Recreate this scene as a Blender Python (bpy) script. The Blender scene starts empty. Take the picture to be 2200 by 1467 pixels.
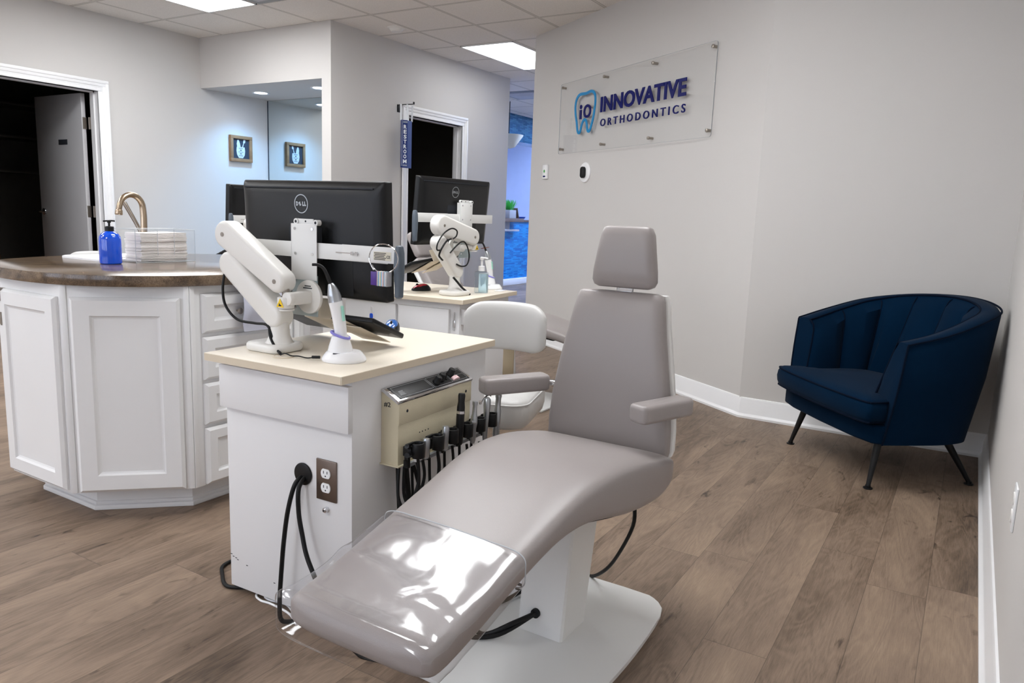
import bpy, bmesh, math, random
from math import sin, cos, pi, radians as R, atan2, hypot
from mathutils import Matrix, Vector, noise
random.seed(7)
SC = bpy.context.scene
COL = SC.collection

# ------------------------------------------------------------------ camera
CAMZ = 1.13
CEIL = 2.689
cam_d = bpy.data.cameras.new('camera')
cam = bpy.data.objects.new('camera', cam_d)
COL.objects.link(cam)
cam_d.sensor_fit = 'HORIZONTAL'
cam_d.sensor_width = 36.0
cam_d.lens = 1615.14 / 2200 * 36.0
cam_d.clip_start = 0.02
yaw, pit, rol = 0.5446, 0.1668, 0.0374
f = Vector((cos(yaw) * cos(pit), sin(yaw) * cos(pit), -sin(pit)))
r = Vector((sin(yaw), -cos(yaw), 0))
u = r.cross(f)
r2 = cos(rol) * r + sin(rol) * u
u2 = -sin(rol) * r + cos(rol) * u
cam.matrix_world = Matrix(((r2.x, u2.x, -f.x, 0), (r2.y, u2.y, -f.y, 0), (r2.z, u2.z, -f.z, CAMZ), (0, 0, 0, 1)))
SC.camera = cam

# ------------------------------------------------------------------ exposure, world
SC.view_settings.view_transform = 'Standard'
SC.view_settings.look = 'None'
SC.view_settings.gamma = 1.0
SC.view_settings.exposure = 1.38
SC.view_settings.use_curve_mapping = False
w = bpy.data.worlds.new('world'); SC.world = w
w.use_nodes = True
w.node_tree.nodes['Background'].inputs[0].default_value = (0.75, 0.85, 1.0, 1)
w.node_tree.nodes['Background'].inputs[1].default_value = 0.3
PANEL_E = 6.2       # strength of the ceiling troffers
HALL_E = 26.0
WINDOW_E = 1.3      # daylight in the windows behind the camera
CAN_W = 6.5        # recessed lights of the mirror niche, watts

# ------------------------------------------------------------------ materials
def lin(c):
    if isinstance(c, str):
        c = [int(c[i:i + 2], 16) / 255 for i in (0, 2, 4)]
    return tuple(((x / 12.92) if x <= 0.04045 else ((x + 0.055) / 1.055) ** 2.4) for x in c) + (1,)

def newmat(name):
    m = bpy.data.materials.new(name); m.use_nodes = True
    nt = m.node_tree
    return m, nt, nt.nodes['Principled BSDF']

def mat(name, col, rough=0.5, metal=0.0, var=0.04, vs=8.0, bump=0.0, bs=200.0, coat=0.0, spec=None, sheen=0.0, trans=0.0, ior=None, alpha=None):
    m, nt, b = newmat(name)
    c = lin(col)
    b.inputs['Roughness'].default_value = rough
    b.inputs['Metallic'].default_value = metal
    if coat: b.inputs['Coat Weight'].default_value = coat
    if spec is not None: b.inputs['Specular IOR Level'].default_value = spec
    if sheen:
        b.inputs['Sheen Weight'].default_value = sheen
        b.inputs['Sheen Roughness'].default_value = 0.4
    if trans: b.inputs['Transmission Weight'].default_value = trans
    if ior: b.inputs['IOR'].default_value = ior
    tc = nt.nodes.new('ShaderNodeTexCoord')
    n = nt.nodes.new('ShaderNodeTexNoise'); n.inputs['Scale'].default_value = vs; n.inputs['Detail'].default_value = 3
    nt.links.new(tc.outputs['Object'], n.inputs['Vector'])
    mx = nt.nodes.new('ShaderNodeMix'); mx.data_type = 'RGBA'
    mx.inputs[6].default_value = tuple(min(1, x * (1 - var)) for x in c[:3]) + (1,)
    mx.inputs[7].default_value = tuple(min(1, x * (1 + var)) for x in c[:3]) + (1,)
    nt.links.new(n.outputs['Fac'], mx.inputs[0]); nt.links.new(mx.outputs[2], b.inputs['Base Color'])
    if bump:
        n2 = nt.nodes.new('ShaderNodeTexNoise'); n2.inputs['Scale'].default_value = bs; n2.inputs['Detail'].default_value = 2
        nt.links.new(tc.outputs['Object'], n2.inputs['Vector'])
        bp = nt.nodes.new('ShaderNodeBump'); bp.inputs['Strength'].default_value = bump; bp.inputs['Distance'].default_value = 0.002
        nt.links.new(n2.outputs['Fac'], bp.inputs['Height']); nt.links.new(bp.outputs[0], b.inputs['Normal'])
    return m

def emit(name, col, s):
    m, nt, b = newmat(name)
    b.inputs['Base Color'].default_value = (0.8, 0.8, 0.8, 1)
    b.inputs['Emission Color'].default_value = lin(col)
    b.inputs['Emission Strength'].default_value = s
    return m

def clear(name, tint=(1, 1, 1), rough=0.02, k=1.0, base=0.0):
    m, nt, b = newmat(name)
    nt.nodes.remove(b)
    out = nt.nodes['Material Output']
    t = nt.nodes.new('ShaderNodeBsdfTransparent'); t.inputs[0].default_value = tint + (1,)
    g = nt.nodes.new('ShaderNodeBsdfGlossy'); g.inputs['Roughness'].default_value = rough
    fr = nt.nodes.new('ShaderNodeFresnel'); fr.inputs[0].default_value = 1.5
    mu = nt.nodes.new('ShaderNodeMath'); mu.operation = 'MULTIPLY_ADD'; mu.inputs[1].default_value = k; mu.inputs[2].default_value = base
    mu.use_clamp = True
    mx = nt.nodes.new('ShaderNodeMixShader')
    ge = nt.nodes.new('ShaderNodeNewGeometry'); io = nt.nodes.new('ShaderNodeMath'); io.operation = 'MULTIPLY_ADD'
    io.inputs[1].default_value = 1 / 1.5 - 1.5; io.inputs[2].default_value = 1.5
    nt.links.new(ge.outputs['Backfacing'], io.inputs[0]); nt.links.new(io.outputs[0], fr.inputs[0])
    nt.links.new(fr.outputs[0], mu.inputs[0]); nt.links.new(mu.outputs[0], mx.inputs[0])
    nt.links.new(t.outputs[0], mx.inputs[1]); nt.links.new(g.outputs[0], mx.inputs[2])
    nt.links.new(mx.outputs[0], out.inputs['Surface'])
    return m, nt, g, fr

def math_node(nt, op, a, b=None, c=None):
    n = nt.nodes.new('ShaderNodeMath'); n.operation = op
    for i, v in enumerate((a, b, c)):
        if v is None: continue
        if isinstance(v, (int, float)): n.inputs[i].default_value = v
        else: nt.links.new(v, n.inputs[i])
    return n.outputs[0]

def mat_floor():
    m, nt, b = newmat('oak vinyl planks')
    L = nt.links
    tc = nt.nodes.new('ShaderNodeTexCoord'); sp = nt.nodes.new('ShaderNodeSeparateXYZ')
    L.new(tc.outputs['Object'], sp.inputs[0])
    X, Y = sp.outputs[0], sp.outputs[1]
    W_, LEN = 0.170, 1.22
    yy = math_node(nt, 'DIVIDE', math_node(nt, 'SUBTRACT', Y, 0.003), W_)
    row = math_node(nt, 'FLOOR', yy); fy = math_node(nt, 'FRACT', yy)
    wn = nt.nodes.new('ShaderNodeTexWhiteNoise'); wn.noise_dimensions = '1D'; L.new(row, wn.inputs['W'])
    xx = math_node(nt, 'ADD', math_node(nt, 'DIVIDE', X, LEN), math_node(nt, 'MULTIPLY', wn.outputs['Value'], 5.0))
    colm = math_node(nt, 'FLOOR', xx); fx = math_node(nt, 'FRACT', xx)
    cid = nt.nodes.new('ShaderNodeCombineXYZ'); L.new(row, cid.inputs[0]); L.new(colm, cid.inputs[1])
    wn2 = nt.nodes.new('ShaderNodeTexWhiteNoise'); wn2.noise_dimensions = '3D'; L.new(cid.outputs[0], wn2.inputs['Vector'])
    ofs = nt.nodes.new('ShaderNodeVectorMath'); ofs.operation = 'MULTIPLY_ADD'
    L.new(wn2.outputs['Color'], ofs.inputs[0]); ofs.inputs[1].default_value = (40, 40, 40); L.new(tc.outputs['Object'], ofs.inputs[2])
    # warped coordinates, stretched along the plank
    def noi(scale, det, sc, dist=0.0, rough=0.55):
        mp = nt.nodes.new('ShaderNodeMapping'); mp.inputs['Scale'].default_value = sc
        L.new(ofs.outputs[0], mp.inputs[0])
        n = nt.nodes.new('ShaderNodeTexNoise'); n.inputs['Scale'].default_value = scale; n.inputs['Detail'].default_value = det
        n.inputs['Distortion'].default_value = dist; n.inputs['Roughness'].default_value = rough
        L.new(mp.outputs[0], n.inputs['Vector']); return n.outputs['Fac']
    big = noi(1.0, 3, (1.6, 5.5, 1), 0.6)
    rings = noi(1.0, 2, (1.2, 7, 1), 1.4)
    ringv = math_node(nt, 'SINE', math_node(nt, 'MULTIPLY', rings, 62.0))
    fine = noi(1.0, 7, (18, 300, 1), 0.4, 0.75)
    knot = noi(1.0, 3, (5.5, 14, 1), 1.2)
    kn = nt.nodes.new('ShaderNodeMapRange'); kn.inputs[1].default_value = 0.63; kn.inputs[2].default_value = 0.77
    L.new(knot, kn.inputs[0])
    v = math_node(nt, 'MULTIPLY_ADD', fine, 0.62, -0.31)
    v = math_node(nt, 'MULTIPLY_ADD', ringv, 0.045, v)
    v = math_node(nt, 'ADD', v, math_node(nt, 'MULTIPLY_ADD', big, 0.85, 0.07))
    v = math_node(nt, 'ADD', v, math_node(nt, 'MULTIPLY_ADD', wn2.outputs['Value'], 0.16, -0.08))
    v = math_node(nt, 'MULTIPLY_ADD', kn.outputs[0], -0.36, v)
    cr = nt.nodes.new('ShaderNodeValToRGB'); L.new(v, cr.inputs[0])
    e = cr.color_ramp.elements
    e[0].position = 0.10; e[0].color = lin('3c312a')
    e[1].position = 0.95; e[1].color = lin('a89580')
    for p, c in ((0.32, '695849'), (0.50, '816e5e'), (0.70, '947f6c')):
        q = e.new(p); q.color = lin(c)
    # seams
    def edge(fr, wd):
        a = math_node(nt, 'LESS_THAN', fr, wd); b_ = math_node(nt, 'GREATER_THAN', fr, 1 - wd)
        return math_node(nt, 'MAXIMUM', a, b_)
    seam = math_node(nt, 'MAXIMUM', edge(fy, 0.0055), edge(fx, 0.0009))
    mx = nt.nodes.new('ShaderNodeMix'); mx.data_type = 'RGBA'
    L.new(math_node(nt, 'MULTIPLY', seam, 0.55), mx.inputs[0]); L.new(cr.outputs[0], mx.inputs[6]); mx.inputs[7].default_value = lin('3a2f29')
    L.new(mx.outputs[2], b.inputs['Base Color'])
    b.inputs['Roughness'].default_value = 0.48
    b.inputs['Specular IOR Level'].default_value = 0.35
    bp = nt.nodes.new('ShaderNodeBump'); bp.inputs['Strength'].default_value = 0.25; bp.inputs['Distance'].default_value = 0.001
    L.new(math_node(nt, 'SUBTRACT', fine, seam), bp.inputs['Height']); L.new(bp.outputs[0], b.inputs['Normal'])
    return m

LX, LY, T = 4.268, 6.239, 0.6096
def mat_ceiling():
    m, nt, b = newmat('acoustic ceiling tiles')
    L = nt.links
    tc = nt.nodes.new('ShaderNodeTexCoord'); sp = nt.nodes.new('ShaderNodeSeparateXYZ')
    L.new(tc.outputs['Object'], sp.inputs[0])
    def grid(o, off):
        fr = math_node(nt, 'FRACT', math_node(nt, 'DIVIDE', math_node(nt, 'SUBTRACT', o, off - 50 * T), T))
        d = math_node(nt, 'MINIMUM', fr, math_node(nt, 'SUBTRACT', 1.0, fr))
        return math_node(nt, 'MULTIPLY', d, T)
    d = math_node(nt, 'MINIMUM', grid(sp.outputs[0], LX), grid(sp.outputs[1], LY))
    bar = math_node(nt, 'LESS_THAN', d, 0.011)
    gap = math_node(nt, 'MULTIPLY', math_node(nt, 'LESS_THAN', d, 0.0145), math_node(nt, 'GREATER_THAN', d, 0.011))
    n = nt.nodes.new('ShaderNodeTexNoise'); n.inputs['Scale'].default_value = 160; n.inputs['Detail'].default_value = 3
    L.new(tc.outputs['Object'], n.inputs['Vector'])
    cr = nt.nodes.new('ShaderNodeValToRGB'); L.new(n.outputs['Fac'], cr.inputs[0])
    cr.color_ramp.elements[0].position = 0.3; cr.color_ramp.elements[0].color = lin('dcd7d1')
    cr.color_ramp.elements[1].position = 0.6; cr.color_ramp.elements[1].color = lin('ebe6e0')
    m1 = nt.nodes.new('ShaderNodeMix'); m1.data_type = 'RGBA'
    L.new(bar, m1.inputs[0]); L.new(cr.outputs[0], m1.inputs[6]); m1.inputs[7].default_value = lin('d2cdc6')
    m2 = nt.nodes.new('ShaderNodeMix'); m2.data_type = 'RGBA'
    L.new(gap, m2.inputs[0]); L.new(m1.outputs[2], m2.inputs[6]); m2.inputs[7].default_value = lin('8f8982')
    L.new(m2.outputs[2], b.inputs['Base Color'])
    b.inputs['Roughness'].default_value = 0.9
    bp = nt.nodes.new('ShaderNodeBump'); bp.inputs['Strength'].default_value = 0.5; bp.inputs['Distance'].default_value = 0.006
    L.new(math_node(nt, 'MULTIPLY', bar, -1.0), bp.inputs['Height']); L.new(bp.outputs[0], b.inputs['Normal'])
    return m

def mat_stone():
    m, nt, b = newmat('brown stone laminate')
    L = nt.links
    tc = nt.nodes.new('ShaderNodeTexCoord')
    n1 = nt.nodes.new('ShaderNodeTexNoise'); n1.inputs['Scale'].default_value = 14; n1.inputs['Detail'].default_value = 8; n1.inputs['Distortion'].default_value = 0.8
    n2 = nt.nodes.new('ShaderNodeTexNoise'); n2.inputs['Scale'].default_value = 260; n2.inputs['Detail'].default_value = 2
    for n in (n1, n2): L.new(tc.outputs['Object'], n.inputs['Vector'])
    v = math_node(nt, 'ADD', math_node(nt, 'MULTIPLY', n1.outputs['Fac'], 0.7), math_node(nt, 'MULTIPLY', n2.outputs['Fac'], 0.4))
    cr = nt.nodes.new('ShaderNodeValToRGB'); L.new(v, cr.inputs[0])
    e = cr.color_ramp.elements
    e[0].position = 0.36; e[0].color = lin('41352a'); e[1].position = 0.74; e[1].color = lin('86725c')
    q = e.new(0.5); q.color = lin('57483a'); q = e.new(0.6); q.color = lin('6c5a48')
    L.new(cr.outputs[0], b.inputs['Base Color'])
    b.inputs['Roughness'].default_value = 0.16
    return m

def mat_mosaic(name, dark):
    m, nt, b = newmat(name)
    L = nt.links
    tc = nt.nodes.new('ShaderNodeTexCoord')
    mp = nt.nodes.new('ShaderNodeMapping'); mp.inputs['Rotation'].default_value = (R(90), 0, 0)
    L.new(tc.outputs['Object'], mp.inputs[0])
    br = nt.nodes.new('ShaderNodeTexBrick')
    L.new(mp.outputs[0], br.inputs['Vector'])
    br.inputs['Scale'].default_value = 1.0
    br.inputs['Brick Width'].default_value = 0.11; br.inputs['Row Height'].default_value = 0.022; br.inputs['Mortar Size'].default_value = 0.0015
    br.inputs['Color1'].default_value = lin('1268b4' if not dark else '2d5f88'); br.inputs['Color2'].default_value = lin('1f9ae0' if not dark else '4d86ab')
    br.inputs['Mortar'].default_value = lin('0f5fa8' if not dark else '345a78'); br.inputs['Bias'].default_value = 0.0
    n = nt.nodes.new('ShaderNodeTexNoise'); n.inputs['Scale'].default_value = 16; L.new(tc.outputs['Object'], n.inputs['Vector'])
    mx = nt.nodes.new('ShaderNodeMix'); mx.data_type = 'RGBA'; mx.blend_type = 'MULTIPLY'; mx.inputs[0].default_value = 0.5
    L.new(br.outputs['Color'], mx.inputs[6]); L.new(n.outputs['Color'], mx.inputs[7])
    mx2 = nt.nodes.new('ShaderNodeMix'); mx2.data_type = 'RGBA'; mx2.inputs[0].default_value = 0.75
    L.new(mx.outputs[2], mx2.inputs[6]); L.new(br.outputs['Color'], mx2.inputs[7])
    L.new(mx2.outputs[2], b.inputs['Base Color']); b.inputs['Roughness'].default_value = 0.15
    return m

def mat_brushed(name, col, rough=0.3, axis=(1, 60, 60), amount=0.15):
    m, nt, b = newmat(name)
    L = nt.links
    tc = nt.nodes.new('ShaderNodeTexCoord'); mp = nt.nodes.new('ShaderNodeMapping'); mp.inputs['Scale'].default_value = axis
    L.new(tc.outputs['Object'], mp.inputs[0])
    n = nt.nodes.new('ShaderNodeTexNoise'); n.inputs['Scale'].default_value = 8; n.inputs['Detail'].default_value = 4; L.new(mp.outputs[0], n.inputs['Vector'])
    b.inputs['Metallic'].default_value = 1; c = lin(col); b.inputs['Base Color'].default_value = c
    L.new(math_node(nt, 'MULTIPLY_ADD', n.outputs['Fac'], amount, rough - amount / 2), b.inputs['Roughness'])
    return m

M = dict(
    floor=mat_floor(), ceiling=mat_ceiling(), stone=mat_stone(),
    wall=mat('warm grey wall paint', 'c9c6c3', 0.75, var=0.01, vs=2, bump=0.05, bs=90),
    shaded_wall=mat('wall paint with unlit room shade', '55524e', 0.8),  # shade of the unlit rooms put into the base colour
    trim=mat('white semi gloss trim paint', 'e9e9ea', 0.35, var=0.01),
    door=mat('light grey door paint', 'b4b3b5', 0.45, var=0.01),
    cabinet=mat('white cabinet paint', 'e6e6e6', 0.32, var=0.01),
    cart=mat('white cart laminate', 'e3e3e4', 0.38, var=0.008),
    cream=mat('cream speckled laminate', 'e6dccb', 0.4, var=0.05, vs=350),
    creamedge=mat('cream edge banding', 'd9ccb6', 0.45),
    vinyl=mat('taupe upholstery vinyl', '968f8d', 0.36, var=0.035, vs=3, bump=0.12, bs=500),
    vinyl_light=mat('pale grey upholstery vinyl', 'c3c2c0', 0.38, var=0.02, vs=3, bump=0.12, bs=500),
    white_metal=mat('white powder coat', 'e4e4e2', 0.35, var=0.01),
    offwhite=mat('off white moulded plastic', 'e6e4df', 0.3, var=0.01),
    white_plastic=mat('bright white plastic', 'f2f2f3', 0.25, var=0.005),
    cream_metal=mat('cream enamelled metal', 'cfc6ab', 0.42, var=0.03, vs=60, bump=0.15, bs=400),
    black=mat('matt black plastic', '0c0d0f', 0.42, spec=0.35),
    monitor_black=mat('charcoal monitor shell', '090a0c', 0.36, spec=0.35, bump=0.15, bs=900),
    screen=mat('dark glass screen', '0a0b0d', 0.1),
    rubber=mat('black rubber cable', '0b0c0d', 0.5, spec=0.3),
    grey_handle=mat('slate grey grip plastic', '57616c', 0.45),
    grey_plastic=mat('mid grey plastic', '808488', 0.4),
    navy=mat('navy velvet', '021b31', 0.95, var=0.15, vs=5, bump=0.25, bs=700, sheen=0.04, spec=0.05),
    navy_pipe=mat('navy piping', '020e20', 0.9, spec=0.1),
    steel=mat_brushed('brushed stainless', 'a39b92', 0.32),
    nickel=mat_brushed('satin nickel', 'b9a68f', 0.25),
    chrome=mat('polished chrome', 'd8d8da', 0.08, metal=1, var=0),
    galvanised=mat('galvanised zinc plate', 'aebcbf', 0.38, metal=0.55, var=0.08, vs=12),
    aluminium=mat('satin aluminium', 'b4b8bc', 0.3, metal=0.9),
    bronze_plate=mat_brushed('brushed nickel wall plate', '7c7068', 0.38),
    mirror=mat('silvered mirror', 'dfe8ea', 0.0, metal=1, var=0),
    wood=mat('rustic brown wood', '8a6a4a', 0.7, var=0.25, vs=25),
    walnut=mat('grey brown shelf wood', '6a5a50', 0.5, var=0.15, vs=18),
    cabinet_wood=mat('brown storage cabinet wood', '5a3a20', 0.6, var=0.15, vs=12),
    slate=mat('slate blue chalkboard', '27313f', 0.7),
    chalk=mat('white print', 'b9c2cc', 0.8),
    ink=mat('dark print', '20242c', 0.7),
    sign_navy=mat('navy acrylic letters', '020c5c', 0.3, spec=0.2),
    sign_teal=mat('turquoise acrylic', '0f86c0', 0.3),
    banner=mat('royal blue banner print', '06286e', 0.55, var=0.05),
    banner_white=mat('white banner strap', 'e9eef2', 0.6),
    paper=mat('white folded paper towels', 'f1ecea', 0.85, var=0.05, vs=40),
    bluewall=mat('pale lavender wall', 'b9c2da', 0.8),
    grass=mat('bright green grass blades', '2f9a33', 0.6, var=0.3, vs=60),
    pot=mat('grey concrete pot', '9fa0a4', 0.6),
    amber=mat('amber light shield', 'c4561c', 0.2, trans=0.5),
    lilac=mat('lilac rubber ring', '8a86d6', 0.45),
    mint=mat('mint control strip', '9fd6c4', 0.4),
    blue_gloss=mat('glossy metallic blue', '0c58a8', 0.22, coat=0.5),
    red_gloss=mat('glossy metallic red', 'b01832', 0.16, metal=0.3, coat=0.8),
    yellow=mat('yellow warning sticker', 'f0c814', 0.5),
    label=mat('cream printed label', 'd6d0bd', 0.5),
    purple=mat('purple plastic tag', '4c2b86', 0.4),
    beige_metal=mat('beige metal bracket', 'b7a78c', 0.35, metal=0.4),
    bag=mat('grey lilac plastic bag', 'c4c6d4', 0.3),
    socket=mat('white socket plastic', 'eeeff0', 0.3),
    drainage=mat('stainless sink bowl', 'b8bcc0', 0.3, metal=0.9),
    ltpink=mat('pink tag', 'e9c6c9', 0.5), ltblue=mat('blue tag', '9cc6e2', 0.5), ltyellow=mat('yellow tag', 'e6dfae', 0.5), ltgrey=mat('grey tag', 'b8b8bd', 0.5),
    mosaic=mat_mosaic('bright blue glass mosaic', False), mosaic_dark=mat_mosaic('slate blue glass mosaic', True),
    shade=mat('ivory lamp shade', 'd8d6c8', 0.6),
)
M['daylight'] = emit('bright overcast window', 'dfeaff', WINDOW_E)
M['panel'] = emit('troffer diffuser', 'fbfdff', PANEL_E)
M['soft_panel'] = emit('dimmer troffer diffuser', 'fbfdff', PANEL_E * .38)
M['hall_panel'] = emit('hall troffer diffuser', 'b8d0ff', HALL_E)
M['can'] = emit('downlight lens', 'cfe2ff', 14)
M['acrylic'] = clear('clear acrylic sheet', (0.995, 0.997, 0.997), 0.01, 0.6)[0]
M['acrylic_edge'] = mat('acrylic polished edge', 'b8bcc0', 0.15)
M['bottle_clear'] = clear('clear bottle plastic', (0.90, 0.94, 0.95), 0.05, 1.0)[0]
M['gel'] = mat('pale blue gel', 'e0f4fa', 0.1, trans=0.75, ior=1.2)
def blue_bottle():
    m, nt, b = newmat('cobalt blue translucent plastic')
    b.inputs['Base Color'].default_value = lin('004cd0'); b.inputs['Roughness'].default_value = 0.08
    b.inputs['Subsurface Weight'].default_value = 0.0; b.inputs['Subsurface Radius'].default_value = (0.01, 0.01, 0.05)
    b.inputs['Coat Weight'].default_value = 0.5
    return m
M['cobalt'] = blue_bottle()
def film():
    m, nt, g, fr = clear('clear vinyl film', (0.97, 0.97, 0.98), 0.12, 1.2, 0.03)
    tc = nt.nodes.new('ShaderNodeTexCoord')
    n = nt.nodes.new('ShaderNodeTexNoise'); n.inputs['Scale'].default_value = 7; n.inputs['Detail'].default_value = 2; n.inputs['Distortion'].default_value = 1.0
    nt.links.new(tc.outputs['Object'], n.inputs['Vector'])
    bp = nt.nodes.new('ShaderNodeBump'); bp.inputs['Strength'].default_value = 0.24; bp.inputs['Distance'].default_value = 0.015
    nt.links.new(n.outputs['Fac'], bp.inputs['Height']); nt.links.new(bp.outputs[0], g.inputs['Normal']); nt.links.new(bp.outputs[0], fr.inputs['Normal'])
    return m
M['film'] = film()

# ------------------------------------------------------------------ geometry helpers
def frame(o, x, y=None, z=None):
    """matrix with origin o and axes; x and z (or x and y) given"""
    x = Vector(x).normalized()
    if z is not None:
        z = Vector(z); z = (z - z.dot(x) * x).normalized(); y = z.cross(x)
    else:
        y = Vector(y); y = (y - y.dot(x) * x).normalized(); z = x.cross(y)
    m = Matrix((x, y, z)).transposed().to_4x4(); m.translation = Vector(o)
    return m

def axis_frame(p0, p1):
    z = (Vector(p1) - Vector(p0)).normalized()
    a = Vector((0, 0, 1)) if abs(z.z) < 0.95 else Vector((1, 0, 0))
    x = a.cross(z).normalized()
    return frame(p0, x, z=z)

def smooth_path(pts, k=6, closed=False):
    P = [Vector(p) for p in pts]; n = len(P); out = []
    rng = range(n if closed else n - 1)
    for i in rng:
        if closed: a, b, c, d = P[(i - 1) % n], P[i], P[(i + 1) % n], P[(i + 2) % n]
        else: a, b, c, d = P[max(i - 1, 0)], P[i], P[i + 1], P[min(i + 2, n - 1)]
        for j in range(k):
            t = j / k
            out.append(0.5 * ((2 * b) + (c - a) * t + (2 * a - 5 * b + 4 * c - d) * t * t + (3 * b - a - 3 * c + d) * t ** 3))
    if not closed: out.append(P[-1])
    return out

class G:
    def __init__(s): s.v, s.f, s.m = [], [], []
    def add(s, vs, fs, M_=None, mi=0):
        o = len(s.v)
        s.v += [(M_ @ Vector(p)) if M_ else Vector(p) for p in vs]
        s.f += [tuple(o + i for i in q) for q in fs]; s.m += [mi] * len(fs)
        return s
    def bm(s, b, M_=None, mi=0):
        b.verts.index_update()
        vs = [v.co.copy() for v in b.verts]; fs = [tuple(v.index for v in q.verts) for q in b.faces]
        b.free(); return s.add(vs, fs, M_, mi)
    def box(s, lo, hi, b=0.0, seg=2, M_=None, mi=0):
        bm = bmesh.new(); bmesh.ops.create_cube(bm, size=1)
        lo, hi = Vector(lo), Vector(hi); c = (lo + hi) / 2; d = hi - lo
        for v in bm.verts: v.co = Vector((v.co.x * d.x, v.co.y * d.y, v.co.z * d.z)) + c
        if b > 0:
            b = min(b, 0.49 * min(abs(x) for x in d))
            bmesh.ops.bevel(bm, geom=list(bm.edges), offset=b, segments=seg, profile=0.5, affect='EDGES')
        return s.bm(bm, M_, mi)
    def prism(s, poly, h, M_=None, b=0.0, seg=2, mi=0, z0=0.0):
        bm = bmesh.new()
        vs = [bm.verts.new((p[0], p[1], z0)) for p in poly]
        fc = bm.faces.new(vs)
        if fc.normal.z > 0 or True:
            bm.normal_update()
            if fc.normal.z > 0: fc.normal_flip()
        ex = bmesh.ops.extrude_face_region(bm, geom=[fc])
        for e in ex['geom']:
            if isinstance(e, bmesh.types.BMVert): e.co.z += h
        if b > 0:
            ed = [e for e in bm.edges if abs(e.verts[0].co.z - e.verts[1].co.z) < 1e-6]
            bmesh.ops.bevel(bm, geom=ed, offset=b, segments=seg, profile=0.5, affect='EDGES')
        return s.bm(bm, M_, mi)
    def lathe(s, prof, M_=None, n=28, mi=0, p0=(0, 0, 0)):
        vs, fs = [], []
        for (r_, z) in prof:
            for i in range(n):
                a = 2 * pi * i / n; vs.append(Vector((r_ * cos(a), r_ * sin(a), z)) + Vector(p0))
        k = len(prof)
        for j in range(k - 1):
            for i in range(n):
                fs.append((j * n + i, j * n + (i + 1) % n, (j + 1) * n + (i + 1) % n, (j + 1) * n + i))
        fs.append(tuple(range(n))[::-1]); fs.append(tuple(range((k - 1) * n, k * n)))
        return s.add(vs, fs, M_, mi)
    def cyl(s, p0, p1, r0, r1=None, n=24, b=0.0, mi=0, M_=None):
        r1 = r0 if r1 is None else r1
        h = (Vector(p1) - Vector(p0)).length
        A = axis_frame(p0, p1)
        if M_: A = M_ @ A
        pr = [(r0, 0), (r1, h)] if b <= 0 else [(r0 - b, 0), (r0 - .3 * b, .3 * b), (r0, b), (r1, h - b), (r1 - .3 * b, h - .3 * b), (r1 - b, h)]
        return s.lathe(pr, A, n, mi)
    def tube(s, pts, r_, n=10, k=6, closed=False, mi=0, M_=None):
        P = smooth_path(pts, k, closed) if k > 1 else [Vector(p) for p in pts]
        N = len(P); rs = r_ if isinstance(r_, (list, tuple)) else None
        rings = []; up = None
        for i, p in enumerate(P):
            a = P[(i - 1) % N] if closed else P[max(i - 1, 0)]; b = P[(i + 1) % N] if closed else P[min(i + 1, N - 1)]
            t = (b - a).normalized()
            if up is None:
                q = Vector((0, 0, 1)) if abs(t.z) < 0.9 else Vector((1, 0, 0)); up = (q - q.dot(t) * t).normalized()
            else:
                up = up - up.dot(t) * t
                up = up.normalized() if up.length > 1e-6 else Vector((0, 0, 1))
            sd = t.cross(up)
            rr = r_ if rs is None else rs[0] + 0 if len(rs) == 1 else None
            if rr is None:
                x = i / max(1, N - 1) * (len(rs) - 1); j = min(int(x), len(rs) - 2); rr = rs[j] + (rs[j + 1] - rs[j]) * (x - j)
            rings.append([p + rr * (cos(2 * pi * q / n) * up + sin(2 * pi * q / n) * sd) for q in range(n)])
        return s.loft(rings, closed_path=closed, mi=mi, M_=M_)
    def loft(s, rings, closed_path=False, caps=True, mi=0, M_=None, open_ring=False):
        n = len(rings[0]); K = len(rings)
        vs = [v for q in rings for v in q]; fs = []
        for j in range(K if closed_path else K - 1):
            j2 = (j + 1) % K
            for i in range(n - 1 if open_ring else n):
                i2 = (i + 1) % n
                fs.append((j * n + i, j2 * n + i, j2 * n + i2, j * n + i2))
        if caps and not closed_path and not open_ring:
            fs.append(tuple(range(n))); fs.append(tuple(range((K - 1) * n, K * n))[::-1])
        return s.add(vs, fs, M_, mi)
    def ell(s, c, rad, M_=None, mi=0, n=20, m=12):
        vs, fs = [], []
        for j in range(1, m):
            th = pi * j / m
            for i in range(n):
                a = 2 * pi * i / n
                vs.append((c[0] + rad[0] * sin(th) * cos(a), c[1] + rad[1] * sin(th) * sin(a), c[2] + rad[2] * cos(th)))
        t = len(vs); vs += [(c[0], c[1], c[2] + rad[2]), (c[0], c[1], c[2] - rad[2])]
        for j in range(m - 2):
            for i in range(n): fs.append((j * n + i, (j + 1) * n + i, (j + 1) * n + (i + 1) % n, j * n + (i + 1) % n))
        for i in range(n):
            fs.append((t, i, (i + 1) % n)); fs.append((t + 1, (m - 2) * n + (i + 1) % n, (m - 2) * n + i))
        return s.add(vs, fs, M_, mi)
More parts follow.
